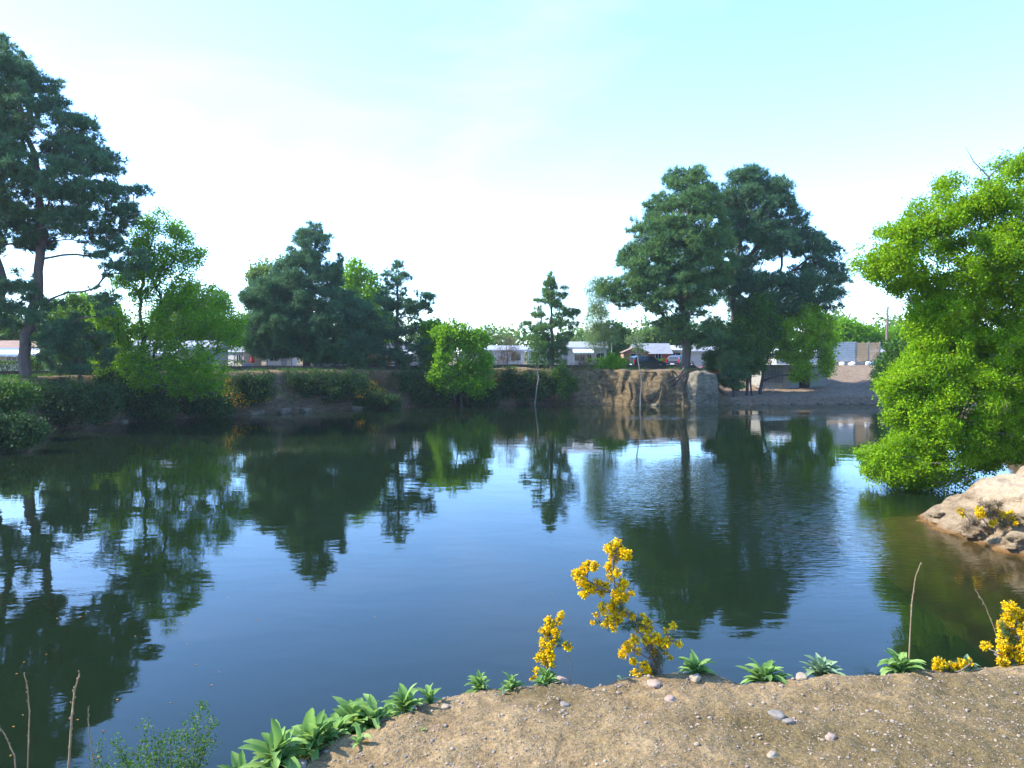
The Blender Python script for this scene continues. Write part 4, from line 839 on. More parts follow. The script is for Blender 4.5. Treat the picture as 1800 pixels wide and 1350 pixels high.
# wire fence on the left
c0 = P(200, 640, 66); root = empty('wire_fence', (c0[0], c0[1], H(c0[0], 66)), 'tall wire fence on thin dark posts behind the airy tree', 'fence')
tops = []
for u, Y in [(172, 65), (208, 66), (240, 67), (272, 68.5), (308, 70), (340, 71), (371, 72.5), (400, 73.5), (426, 74.5), (470, 75.5), (513, 77)]:
    q = P(u, 650, Y); z = H(q[0], Y); tops.append([q[0], Y, z]); L = np.array([q[0], Y, z])-np.array(root.location)
    MB().add(*tube([L-[0, 0, .1], L+[0, 0, 2.3]], .035, 6)).build('post', M['dark_metal'], root)
mb = MB(); tops = np.array(tops)
for h in np.arange(.2, 2.3, .35): mb.add(*tube(tops+[0, 0, h]-np.array(root.location), .008, 3))
mb.build('wire', M['dark_metal'], root)
# timber and concrete fence panels
c0 = P(1440, 640, 100); z0 = H(c0[0], 100); root = empty('panel_fence', (c0[0], 100, z0), 'tall fence of grey and orange timber panels above the ramp', 'fence')
zt = P(1440, 602, 100)[2]-z0
for ua, ub, mt, lab in [(1424, 1464, 'grey_wood', None), (1466, 1503, 'grey_wood', None), (1507, 1526, 'orange_wood', 'fresh orange timber panel'), (1528, 1546, 'orange_wood', 'fresh orange timber panel')]:
    xa, xb = (P(ua, 600, 100)[0]-c0[0], P(ub, 600, 100)[0]-c0[0]); mb = MB(); n = 11; top = zt+(.12 if ua == 1466 else 0)
    for i in range(n): mb.add(*box(xa, xb, -.02, .02, .55+(top-.55)*i/n, .55+(top-.55)*(i+1)/n-.03))
    for xx in (xa+.1, (xa+xb)/2, xb-.1): mb.add(*box(xx-.035, xx+.035, .024, .06, .5, top))
    p = mb.build('panel', M[mt], root)
    if lab: p['label'] = lab
for u in (1465, 1505, 1527, 1547):
    x = P(u, 600, 100)[0]-c0[0]; MB().add(*box(x-.06, x+.06, -.08, .07, -.1, zt+.1)).build('post', M['concrete_pale' if u != 1465 else 'metal'], root)
MB().add(*box(P(1424, 600, 100)[0]-c0[0], P(1548, 600, 100)[0]-c0[0], -.16, .16, -.3, .48)).build('base', M['concrete'], root)
for i, (u, w_) in enumerate([(1480, .42), (1497, .45), (1528, .7)]):
    rng = np.random.default_rng(300+i); V, F = rock_geo(rng, i, (w_, .35, .3)); o = MB().add(V, F).build('stone', M['white_stone'], smooth_=True); q = P(u, 645, 99); o.location = (q[0], 99.0, H(q[0], 99)+.15); tag(o, 'white painted stone in front of the panel fence', 'stone', 'white stones under the panel fence')
# utility pole
q = P(1557, 640, 103); z0 = H(q[0], 103); root = empty('utility_pole', (q[0], 103, z0), 'wooden utility pole with short arm beside the oak', 'utility pole')
ht = P(1557, 539, 103)[2]-z0; MB().add(*tube([[0, 0, -.5], [.12, 0, ht]], [.2, .14], 8)).build('pole', M['pole_wood'], root, smooth_=True)
MB().add(*tube([[.1, 0, ht-.15], [1.0, 0, ht-.1]], .03, 5)).build('arm', M['dark_metal'], root); MB().add(*tube([[.98, 0, ht-.12], [.98, 0, ht+.02], [.98, 0, ht+.1]], [.05, .07, .03], 8)).build('insulator', M['white'], root)
MB().add(*tube([[.98, 0, ht+.1], [9, 2, ht-.35], [20, 5, ht-.2], [40, 9, ht+.6]], .018, 4)).build('cable', M['dark_metal'], root)
# globe lamp
q = P(1075, 640, 88); z0 = H(q[0], 88); root = empty('street_lamp', (q[0], 88, z0), 'thin lamp post with a pale globe above the hedge', 'street lamp'); ht = P(1075, 580, 88)[2]-z0
MB().add(*tube([[0, 0, -.2], [0, 0, ht]], [.06, .04], 8)).build('post', M['metal'], root, smooth_=True)
V, F = ICO2; g = MB().add(V*.3+[0, 0, ht+.28], F).build('globe', M['lamp_globe'], root, smooth_=True); MB().add(*tube([[0, 0, ht-.06], [0, 0, ht+.04]], [.06, .13], 8)).build('collar', M['dark_metal'], root)
# concrete shed dug into the slope
Y = 86.0; xa = P(1340, 680, Y)[0]; xb = P(1454, 680, Y)[0]; z0 = 1.45; root = empty('concrete_shed', ((xa+xb)/2, Y, z0), 'low concrete shed with barred bay dug into the slope behind the tree with brightened leaves', 'shed')
def X(u): return P(u, 680, Y)[0]-(xa+xb)/2
ztop = P(1400, 645, Y)[2]-z0
for a, b, y0_, y1_ in ((X(1340)-.15, X(1340), 0, 3.4), (X(1378), X(1387), 0, 3.4), (X(1424), X(1454), 0, 3.4)):
    MB().add(*box(a, b, y0_, y1_, -.4, ztop)).build('wall', M['concrete_pale'], root)
MB().add(*box(X(1340), X(1424), 3.2, 3.39, -.4, ztop-.002)).build('back_wall', M['concrete'], root)
MB().add(*box(X(1338), X(1456), -.25, 3.6, ztop+.003, ztop+.26)).build('roof', M['concrete_pale'], root)
MB().add(*box(X(1342), X(1377), -.02, .1, -.3, .35)).build('sill', M['concrete'], root)
mb = MB()
for x in np.linspace(X(1342), X(1377), 15): mb.add(*box(x-.025, x+.025, .0, .05, .35, ztop-.02))
mb.add(*box(X(1342), X(1377), -.03, -.002, .45, .51)); mb.add(*box(X(1342), X(1377), -.03, -.002, ztop-.3, ztop-.24)); mb.build('gate', M['metal'], root)
MB().add(*box(X(1421), X(1423.5), -.1, .02, -.3, ztop-.01)).build('post', M['dark_metal'], root)
MB().add(*box(X(1389), X(1408), .6, 1.6, -.3, .75)).build('tank', M['grey_panel'], root)
# picnic table
q = P(1346, 684, 83.6); root = empty('picnic_table', (q[0], 83.6, H(q[0], 83.6)), 'pale picnic table with benches under the dark twin trunked tree', 'picnic table', None, .25)
mb = MB(); [mb.add(*box(-.85, .85, y-.07, y+.07, .72, .77)) for y in (-.31, -.155, 0, .155, .31)]; mb.build('tabletop', M['concrete_pale'], root)
for s in (-1, 1):
    mb = MB(); [mb.add(*box(-.85, .85, s*.72+y-.06, s*.72+y+.06, .42, .46)) for y in (-.07, .07)]; mb.build('bench', M['concrete_pale'], root)
for sx in (-.6, .6):
    for s in (-1, 1): MB().add(*tube([[sx, s*.25, .72], [sx, s*.62, 0]], .045, 4)).build('leg', M['grey_wood'], root)
    MB().add(*box(sx-.03, sx+.03, -.78, .78, .36, .415)).build('brace', M['grey_wood'], root)

# ------------------------------------------------------------------ cars
def car(label, u, Y, rz, paint, L=4.0, W=1.7, Hh=1.48, estate=False):
    q = P(u, 640, Y); root = empty('parked_car', (q[0], Y, H(q[0], Y)+.02), label, 'car', 'cars parked by the hedge', rz)
    h = L/2; rb = -h+(.22 if estate else .38)
    prof = [(-h+.08, .28), (h-.1, .28), (h, .42), (h-.02, .68), (h-.35, .80), (h-1.05, .93), (h-1.85, Hh-.03), (h-2.3, Hh), (-h+.75, Hh-.02), (rb, Hh-.14), (-h+.06, .92), (-h, .6)]
    n = len(prof); secs = []
    def half(z): return W/2*(1 if z < .9 else 1-.22*(z-.9)/(Hh-.9))*(1 if z > .4 else .95)
    V, F = [], []
    for s in (-1, 1):
        for x, z in prof: V.append([x, s*half(z), z])
        V.append([0, s*W/2*.985, .75])
    for i in range(n):
        j = (i+1) % n; F.append([i, j, n+1+j, n+1+i])
    T = [[(i+1) % n, i, n] for i in range(n)]+[[n+1+i, n+1+(i+1) % n, 2*n+1] for i in range(n)]
    mb = MB(); V = np.array(V); 
    mb.add(V, np.array(F)); mb.add(V, np.array(T)); mb.build('body', paint, root)
    def glass(pts, name):
        A = np.array(pts, float); c = A.mean(0); nn = nrm(np.cross(A[1]-A[0], A[2]-A[0])); 
        if np.dot(nn, c-[0, 0, .6]) < 0: nn = -nn
        mb = MB(); V = np.concatenate([A+nn*.006, A+nn*.02]); k = len(A); mb.add(V, np.array([[i, (i+1) % k, k+(i+1) % k, k+i] for i in range(k)])); 
        mb.add(V, np.array([list(range(k, 2*k))])); mb.build(name, M['glass'], root)
    y1, y2 = half(.98)+.0, half(Hh-.1)
    for s in (-1, 1):
        glass([(h-1.25, s*y1, .98), (h-1.9, s*y2, Hh-.1), (-.02, s*y2, Hh-.1), (-.02, s*y1, .98)], 'side_window')
        glass([(-.1, s*y1, .98), (-.1, s*y2, Hh-.1), (rb+.3, s*y2, Hh-.12), (rb+.05, s*y1, .98)], 'side_window')
    def lerp(a, b, t): return (a[0]+(b[0]-a[0])*t, a[1]+(b[1]-a[1])*t)
    a, b = prof[5], prof[6]; p, r_ = lerp(a, b, .12), lerp(a, b, .9); glass([(p[0], -half(p[1])*.92, p[1]), (p[0], half(p[1])*.92, p[1]), (r_[0], half(r_[1])*.92, r_[1]), (r_[0], -half(r_[1])*.92, r_[1])], 'windscreen')
    a, b = prof[10], prof[9]; p, r_ = lerp(a, b, .1), lerp(a, b, .9); glass([(p[0], -half(p[1])*.88, p[1]), (p[0], half(p[1])*.88, p[1]), (r_[0], half(r_[1])*.88, r_[1]), (r_[0], -half(r_[1])*.88, r_[1])], 'rear_window')
    for s in (-1, 1):
        MB().add(*box(-h-.02, -h+.12, s*W/2*.97-.11*(s > 0)-.0, s*W/2*.97+.11*(s < 0), .68, 1.08)).build('tail_light', M['tail_lamp'], root)
        MB().add(*box(h-.2, h+.01, s*W/2*.9-.2*(s > 0), s*W/2*.9+.2*(s < 0), .62, .76)).build('headlight', M['clear_lamp'], root)
        for x in (h-.78, -h+.72):
            w = MB().add(*tube([[x, s*(W/2-.17), .31], [x, s*(W/2-.16), .31], [x, s*(W/2+.0), .31], [x, s*(W/2+.012), .31]], [.22, .31, .31, .24], 18)).build('wheel', M['tyre'], root)
            MB().add(*tube([[x, s*(W/2-.02), .31], [x, s*(W/2+.01), .31], [x, s*(W/2+.022), .31]], [.2, .2, .02], 14)).build('rim', M['rim'], w)
    MB().add(*box(-h-.03, -h-.012, -.26, .26, .45, .57)).build('number_plate', M['white'], root)
    MB().add(*box(-h-.035, -h+.1, -W/2*.93, W/2*.93, .3, .44)).build('bumper', M['dark_metal'], root)
    return root
car('dark green estate car with pale rear end facing the lamp', 1137, 88, .35, M['car_green'], 4.3, 1.7, 1.5, True)
car('navy hatchback seen from behind, left of the layered pine trunk', 1196, 88.5, .85, M['car_navy'], 3.9, 1.68, 1.52)
car('red car mostly hidden between the pine trunk and a shrub', 1246, 90, .3, M['car_red'], 3.9, 1.65, 1.45)

# ------------------------------------------------------------------ foreground plants
def mullein(label, u, v, w_px, h_px, seed, mat='mullein', n=None, old=0, dz=0, dY=0):
    g = G(u, v, NZ); g = np.array([g[0], g[1]+dY+(.07 if v < 1200 else 0), 0]); g[2] = min(NH(g[0], g[1]), NZ+.1)-.015+dz
    S = g[1]/FPX; k_ = 1.22 if u < 800 else .86; R_, Hh = w_px*S/2*1.12*k_, h_px*S*1.2*k_; rng = np.random.default_rng(seed); n = int((n or 20)*(2.0 if n and n > 10 else 1))
    root = empty('mullein_plant', g, label, 'mullein', 'leafy mullein plants along the near edge'); ml, my, st = MB(), MB(), MB()
    for i in range(n):
        k = i/n; az = i*2.39996+rng.uniform(-.6, .6); el = math.radians(np.interp(k, [0, .5, 1], [22, 52, 80])+rng.uniform(-16, 16))
        L = np.interp(k, [0, .35, 1], [R_*.95, R_*1.15, Hh*.85])*rng.uniform(.5, 1.05); wd = L*rng.uniform(.22, .32)
        m = 8; t = np.linspace(0, 1, m); bend = rng.uniform(.8, 2.1)
        ang = el+.35-bend*t*1.1; r = np.concatenate([[0], np.cumsum(np.cos(ang[:-1])*L/(m-1))]); z = np.concatenate([[0], np.cumsum(np.sin(ang[:-1])*L/(m-1))])
        ww = wd*np.sin(np.pi*np.clip(t*.93+.05, 0, 1)**.95)**.62*.5; ww[-1] = wd*.05
        dr = np.array([math.cos(az), math.sin(az), 0]); sd = np.array([-math.sin(az), math.cos(az), 0])
        c = dr*r[:, None]+np.array([0, 0, 1])*(z+.1*Hh*k)[:, None]
        up = -np.sin(ang)[:, None]*dr+np.cos(ang)[:, None]*np.array([0, 0, 1])
        wav = 1+.10*np.sin(t*14+rng.uniform(0, 6))
        V = np.stack([c-sd*(ww*wav)[:, None]+up*(ww*.38)[:, None], c-sd*(ww*.5)[:, None]+up*(ww*.10)[:, None], c, c+sd*(ww*.5)[:, None]+up*(ww*.10)[:, None], c+sd*(ww*wav)[:, None]+up*(ww*.38)[:, None]], 1).reshape(-1, 3)
        a = np.arange(m-1)[:, None]*5; b = np.arange(4)[None]; F = np.stack([a+b, a+b+1, a+b+6, a+b+5], -1).reshape(-1, 4)
        (my if i < old else ml).add(V, F)
    ml.build('leaves', M[mat], root, None, True)
    if my.n: my.build('withered_leaf', M['yellow_leaf'], root, None, True)
for i, (u, v, w_, h_, mat, n, old, lab) in enumerate([
    (1228, 1190, 92, 46, 'mullein', 24, 0, 'broad mullein rosette just right of the tall gorse'),
    (1352, 1188, 110, 56, 'mullein', 30, 1, 'large mullein rosette on the edge, left one of a touching pair'),
    (1453, 1181, 98, 58, 'mullein_grey', 30, 0, 'greyer mullein rosette on the edge, right one of a touching pair'),
    (1597, 1182, 104, 52, 'mullein', 28, 0, 'mullein rosette at the foot of the tall dry stalk'),
    (1714, 1172, 56, 38, 'mullein_grey', 14, 0, 'small woolly grey mullein between the low gorse and the big gorse'),
    (842, 1213, 62, 54, 'mullein', 20, 2, 'upright mullein at the left end of the middle clump, above the water'),
    (898, 1216, 60, 48, 'mullein', 18, 1, 'mullein with two tall leaves next to the upright one'),
    (962, 1204, 64, 50, 'mullein', 20, 0, 'mullein at the foot of the small gorse sprig'),
    (948, 1212, 36, 34, 'mullein', 12, 1, 'young mullein in front of the small gorse sprig'),
    (884, 1228, 30, 34, 'mullein_grey', 9, 1, 'tiny mullein on the gravel in front of the middle clump'),
    (1100, 1192, 46, 24, 'mullein_grey', 14, 0, 'small blue-grey rosette at the foot of the tall gorse'),
    (1004, 1194, 28, 16, 'mullein_grey', 10, 0, 'tiny grey rosette right of the small gorse sprig'),
    (704, 1226, 60, 52, 'mullein', 22, 1, 'bushy mullein at the top of the left hand row'),
    (712, 1256, 66, 48, 'mullein', 18, 0, 'mullein with spreading leaves in front of the bushy one'),
    (756, 1243, 44, 42, 'mullein', 11, 0, 'small mullein standing apart at the right of the left hand row'),
    (622, 1262, 112, 74, 'mullein', 32, 0, 'tallest thick mullein in the middle of the left hand row'),
    (656, 1270, 80, 62, 'mullein', 22, 2, 'mullein with yellowed base right of the tallest one'),
    (584, 1282, 90, 60, 'mullein', 26, 1, 'mullein crowded against the left of the tallest one'),
    (548, 1316, 92, 68, 'mullein', 24, 3, 'mullein with orange withered base leaves at the edge of the gravel'),
    (486, 1338, 112, 72, 'mullein', 28, 0, 'wide mullein at the bottom of the left hand row'),
    (425, 1344, 96, 58, 'mullein', 24, 0, 'mullein behind the pale edge stones at the bottom'),
    (385, 1312, 66, 26, 'mullein', 12, 0, 'flat mullein hanging over the water past the edge stones'),
    (318, 1362, 92, 46, 'mullein', 22, 0, 'low mullein among the small leaved bush at the bottom edge'),
    (630, 1314, 46, 40, 'mullein', 7, 1, 'lone seedling mullein with a red leaf on the gravel'),
    (1072, 1204, 16, 10, 'mullein', 6, 0, 'tiny seedling in the dip left of the tall gorse'),
    (452, 1312, 70, 56, 'mullein', 18, 0, 'mullein rising behind the wide one at the bottom of the left hand row'),
    (532, 1286, 74, 62, 'mullein', 20, 0, 'upright mullein on the outer lip, left of the crowded one'),
    (352, 1338, 80, 50, 'mullein', 18, 0, 'mullein between the flat hanging one and the low one'),
    (604, 1236, 58, 56, 'mullein', 16, 0, 'pale upright mullein peeping out behind the tallest one'),
    (686, 1244, 50, 44, 'mullein', 14, 0, 'mullein filling the gap behind the yellowed one'),
    (575, 1302, 60, 46, 'mullein', 14, 2, 'small mullein squeezed in front of the crowded one'),
    (250, 1372, 80, 44, 'mullein', 16, 0, 'mullein at the bottom picture edge beneath the small leaved bush'),
    (742, 1292, 18, 9, 'mullein', 7, 0, 'tiny seedling out on the bare gravel')]):
    mullein(lab, u, v, w_, h_, 400+i, mat, n, old)
def gorse(label, stems, blobs, Y0, seed, dens=1.0, green=(), brown=(), scale=1.0, base=None, zdepth=1.0):
    rng = np.random.default_rng(seed); S = Y0/FPX
    b = P(*stems[0][0][0], Y0) if base is None else base
    root = empty('gorse_bush', b, label, 'gorse', 'gorse flowering round the pond'); mb = MB()
    for st in stems:
        pts = [P(u, v, Y0) for u, v in st[0]]; mb.add(*tube(pts, np.linspace(st[1], st[1]*.4, len(pts)), 6))
    bl = []
    for u, v, r in blobs:
        p = P(u, v, Y0); p[1] += rng.uniform(-1, 1)*.04*scale*zdepth; bl.append([*p, r*S])
    bl = np.array(bl)
    nodes = np.array([q for st in stems for a, c in zip(st[0][:-1], st[0][1:]) for q in [P(a[0]+(c[0]-a[0])*t, a[1]+(c[1]-a[1])*t, Y0) for t in np.linspace(0, 1, 5)]])
    for q in bl:
        j = np.argmin(np.linalg.norm(nodes-q[:3], axis=1)+np.clip(nodes[:, 2]-q[2], 0, 1)*2); a = nodes[j]; mb.add(*tube([a, (a+q[:3])/2+rng.normal(size=3)*.006*scale, q[:3]], [.003*scale, .0025*scale, .0015*scale], 4))
    mb.build('stem', M['bark_grey'], root, b, True)
    gl = np.array([[*P(u, v, Y0), r*S] for u, v, r in green]) if len(green) else np.zeros((0, 4))
    al = np.concatenate([bl*[1, 1, 1, .95], gl]); k = np.maximum(6, (al[:, 3]/(.02*scale))**2*16*dens).astype(int); idx = np.repeat(np.arange(len(al)), k)
    d = rand_unit(rng, len(idx)); c = al[idx, :3]+d*al[idx, 3:]*rng.uniform(.1, 1, (len(idx), 1)); MB().add(*needles(c, d, 6, .022*scale, .0022*scale, rng)).build('spines', M['gorse_green'], root, b)
    k = np.maximum(5, (bl[:, 3]/(.02*scale))**2*15*dens).astype(int); k = (k*1.5).astype(int); idx = np.repeat(np.arange(len(bl)), k); d = rand_unit(rng, len(idx)); d[:, 1] -= .2; d = nrm(d)
    c = bl[idx, :3]+d*bl[idx, 3:]*rng.uniform(.45, 1.05, (len(idx), 1)); MB().add(*leaves(c, d, 6, .0115*scale, .010*scale, .0032*scale, rng, 0, .2)).build('blossoms', M['gorse_flower'], root, b)
    if len(brown):
        wl = np.array([[*P(u, v, Y0), r*S] for u, v, r in brown]); k = np.maximum(6, (wl[:, 3]/(.02*scale))**2*30).astype(int); idx = np.repeat(np.arange(len(wl)), k); d = rand_unit(rng, len(idx))
        c = wl[idx, :3]+d*wl[idx, 3:]*rng.uniform(.1, 1, (len(idx), 1)); MB().add(*needles(c, d, 5, .03*scale, .002*scale, rng)).build('dry_twigs', M['brown_twig'], root, b)
    return root
Yg = G(1138, 1190, NZ)[1]+.03
gorse('tallest crooked gorse in bloom in front of the water', [([(1150, 1198), (1148, 1165), (1138, 1130), (1115, 1098), (1092, 1062), (1080, 1030), (1077, 985), (1085, 962)], .012), ([(1085, 1045), (1055, 1032), (1032, 1020), (1035, 992)], .006), ([(1140, 1135), (1165, 1122), (1190, 1130)], .006), ([(1145, 1160), (1118, 1145), (1100, 1150)], .005), ([(1112, 1095), (1075, 1098), (1045, 1092)], .004), ([(1125, 1110), (1165, 1085)], .003)],
      [(1085, 966, 13), (1074, 964, 10), (1098, 972, 10), (1104, 980, 6), (1080, 984, 9), (1075, 1000, 9), (1084, 1003, 7), (1076, 1016, 8), (1044, 993, 8), (1034, 998, 9), (1020, 1008, 10), (1014, 1014, 8), (1024, 1022, 9), (1034, 1032, 10), (1026, 1042, 7), (1042, 1036, 7), (1052, 1028, 8), (1064, 1036, 9), (1058, 1044, 6), (1085, 1040, 11), (1096, 1030, 9), (1108, 1042, 6), (1086, 1056, 11), (1098, 1054, 8), (1080, 1072, 11), (1070, 1088, 9), (1058, 1064, 7), (1062, 1074, 5), (1098, 1078, 8), (1086, 1088, 9), (1112, 1082, 6), (1063, 1096, 5), (1078, 1100, 5), (1128, 1078, 4), (1129, 1086, 4), (1048, 1086, 3), (1040, 1090, 2.5), (1140, 1096, 6), (1126, 1106, 9), (1142, 1110, 9), (1152, 1120, 9), (1134, 1122, 8), (1166, 1126, 8), (1178, 1130, 6), (1192, 1130, 5), (1183, 1101, 6), (1172, 1112, 4), (1116, 1128, 8), (1106, 1142, 8), (1098, 1152, 8), (1110, 1156, 6), (1122, 1148, 6), (1130, 1164, 7), (1137, 1176, 8), (1112, 1176, 5), (1124, 1184, 5), (1150, 1146, 6), (1172, 1150, 3), (1160, 1136, 4), (1180, 1158, 2.5)],
      Yg, 501, 1.15, [(1110, 1100, 10), (1098, 1102, 9), (1120, 1092, 9), (1130, 1095, 8), (1075, 1104, 6), (1050, 1094, 5), (1143, 1082, 6), (1164, 1084, 6), (1165, 1140, 9), (1162, 1160, 8), (1092, 1068, 10)], [(1152, 1150, 11), (1153, 1168, 12), (1152, 1184, 11), (1140, 1140, 8)])
Yg = G(962, 1200, NZ)[1]+.04
gorse('small upright gorse sprig left of the tall crooked gorse', [([(964, 1204), (962, 1160), (968, 1120), (984, 1080)], .006), ([(968, 1140), (997, 1132)], .003), ([(962, 1180), (944, 1178)], .003)],
      [(986, 1075, 5), (984, 1084, 6), (981, 1095, 6), (964, 1090, 6), (968, 1100, 9), (976, 1106, 7), (956, 1112, 7), (966, 1118, 9), (974, 1126, 7), (955, 1128, 7), (964, 1136, 9), (956, 1148, 8), (947, 1153, 6), (968, 1148, 8), (970, 1160, 6), (958, 1163, 8), (962, 1170, 5), (997, 1132, 7), (944, 1178, 6), (937, 1196, 4)], Yg, 502, 1.1, [(980, 1112, 8), (982, 1125, 8), (985, 1135, 5), (970, 1170, 6)])
Yg = G(1790, 1156, NZ)[1]+.05; rng = np.random.default_rng(9)
bl = [(1768, 1064, 8), (1760, 1072, 5), (1784, 1074, 11), (1774, 1088, 10), (1796, 1084, 11), (1790, 1100, 13), (1772, 1104, 7), (1806, 1110, 13), (1786, 1118, 12), (1766, 1124, 9), (1758, 1132, 8), (1778, 1136, 12), (1750, 1146, 8), (1744, 1152, 5), (1796, 1134, 14), (1768, 1150, 11), (1790, 1150, 13), (1818, 1096, 15), (1822, 1128, 16), (1815, 1150, 14), (1840, 1110, 16), (1845, 1140, 16), (1755, 1160, 7)]
gorse('dense bright gorse cut off by the right picture edge', [([(1795, 1178), (1792, 1140), (1790, 1100), (1770, 1065)], .012), ([(1795, 1150), (1765, 1135), (1748, 1150)], .008), ([(1795, 1160), (1825, 1110)], .009)], bl, Yg, 503, 1.6, [(1768, 1112, 8), (1762, 1098, 7), (1778, 1128, 10)], zdepth=2)
Yg = G(1670, 1178, NZ)[1]+.03
gorse('low gorse sprigs trailing along the edge beside the tall dry stalk', [([(1668, 1186), (1655, 1172), (1640, 1158)], .005), ([(1668, 1186), (1690, 1178), (1706, 1166)], .005)], [(1641, 1158, 7), (1650, 1162, 5), (1648, 1174, 8), (1658, 1170, 9), (1664, 1178, 6), (1680, 1178, 8), (1690, 1180, 5), (1697, 1172, 8), (1706, 1166, 6)], Yg, 504, 1.4, [(1670, 1180, 7)])
gb = np.array([15.2, 21.0, SH(15.2, 21.0)-.1])
gorse('thin gorse sprigs and grey twigs growing on the rocky spit', [([(1745, 935), (1730, 915), (1715, 898)], .02), ([(1745, 935), (1740, 905), (1738, 885)], .02), ([(1745, 935), (1765, 912), (1785, 902)], .02), ([(1745, 935), (1705, 915), (1692, 898)], .015), ([(1750, 935), (1752, 905), (1758, 882)], .015)],
      [(1692, 900, 4.5), (1694, 906, 3), (1716, 899, 6), (1728, 899, 6), (1734, 905, 4), (1722, 906, 4), (1738, 918, 5), (1746, 917, 4), (1757, 901, 5), (1764, 907, 6), (1774, 911, 6), (1783, 906, 6), (1788, 914, 3), (1780, 918, 4)], 20.8, 505, 1.5, [(1738, 905, 6), (1755, 915, 6)], [(1738, 890, 8), (1754, 888, 8), (1745, 905, 12), (1715, 920, 10), (1700, 930, 7), (1765, 925, 10), (1735, 930, 10), (1725, 885, 5)], scale=4.5, base=gb)
# dead flower stalks
for i, (pts, r, lab) in enumerate([
    ([(1597, 1175), (1600, 1110), (1603, 1060), (1609, 1015), (1619, 988)], .0035, 'tall pale dry stalk rising from the mullein on the right'),
    ([(1758, 1140), (1748, 1105), (1732, 1065), (1714, 1035)], .003, 'leaning dry stalk beside the dense bright gorse'),
    ([(46, 1420), (49, 1340), (52, 1250), (48, 1205), (42, 1184)], .0032, 'thin dry stalk standing before the dark water at far left'),
    ([(114, 1420), (122, 1330), (126, 1260), (131, 1215), (140, 1183)], .005, 'thickest reddish dry stalk at lower left'),
    ([(166, 1420), (163, 1330), (155, 1270), (155, 1243)], .003, 'short thin dry stalk right of the thickest one'),
    ([(30, 1420), (26, 1330), (8, 1290), (-20, 1255)], .003, 'bent thin stalk at the lower left corner'),
    ([(1003, 1200), (1001, 1170), (996, 1140)], .002, 'thin brown stalk beside the small gorse sprig')]):
    Ys = G(*pts[0], NZ)[1]+.03 if pts[0][1] < 1300 else 3.0
    q = [P(u, v, Ys) for u, v in pts]; rng = np.random.default_rng(600+i); mb = MB(); mb.add(*tube(q, np.linspace(r, r*.45, len(q)), 6))
    q = np.array(q); base = q[0].copy(); seg = np.linspace(.45, 1, 26)
    L = np.concatenate([[0], np.cumsum(np.linalg.norm(np.diff(q, axis=0), axis=1))]); 
    for t in seg:
        c = np.array([np.interp(t*L[-1], L, q[:, k]) for k in range(3)])+rng.normal(size=3)*r*.8; V, F = ICO0; mb.add(V*np.array([1, 1, 1.6])*r*rng.uniform(.45, .95)+c, F)
    o = mb.build('dry_stalk', M['dry_stem'], None, base, True); o.location = base; tag(o, lab, 'dry stalk', 'dry flower stalks along the near edge')
# the small leaved bush hanging over the lower left edge
rng = np.random.default_rng(71); base = P(300, 1440, 3.05); root = empty('leafy_bush', base, 'small leaved green bush straggling over the water at lower left', 'bush'); mb = MB(); lc = []
for tip, s in [((352, 1236), 0), ((368, 1262), .1), ((330, 1275), -.05), ((300, 1290), .05), ((268, 1278), 0), ((285, 1310), .1), ((240, 1325), 0), ((205, 1305), -.1), ((172, 1318), .05), ((225, 1345), .1), ((320, 1320), .15), ((190, 1345), 0), ((360, 1300), .05), ((255, 1300), .1)]:
    a = P(300+(tip[0]-280)*.15, 1440, 3.05+s*.4); b = P(*tip, 3.05+s); m_ = (a+b)/2+np.array([(b[0]-a[0])*.25, 0, -.02]); t = np.linspace(0, 1, 10)[:, None]; q = (1-t)**2*a+2*t*(1-t)*m_+t*t*b
    mb.add(*tube(q, np.linspace(.004, .0012, 10), 5))
    for k in range(3, 10):
        sd = rng.normal(size=3)*.035; e = q[k]+sd*[1, .8, .8]; mb.add(*tube([q[k], (q[k]+e)/2+[0, 0, .005], e], [.0015, .0012, .0008], 4))
        lc += [q[k]+(e-q[k])*f for f in (.3, .6, 1)]+[q[k]]
mb.build('stem', M['bark_grey'], root, base, True); lc = np.array(lc)
MB().add(*leaves(lc, rand_unit(rng, len(lc)), 12, .013, .008, .014, rng, -.1, .6)).build('foliage', M['spring_dull'], root, base)

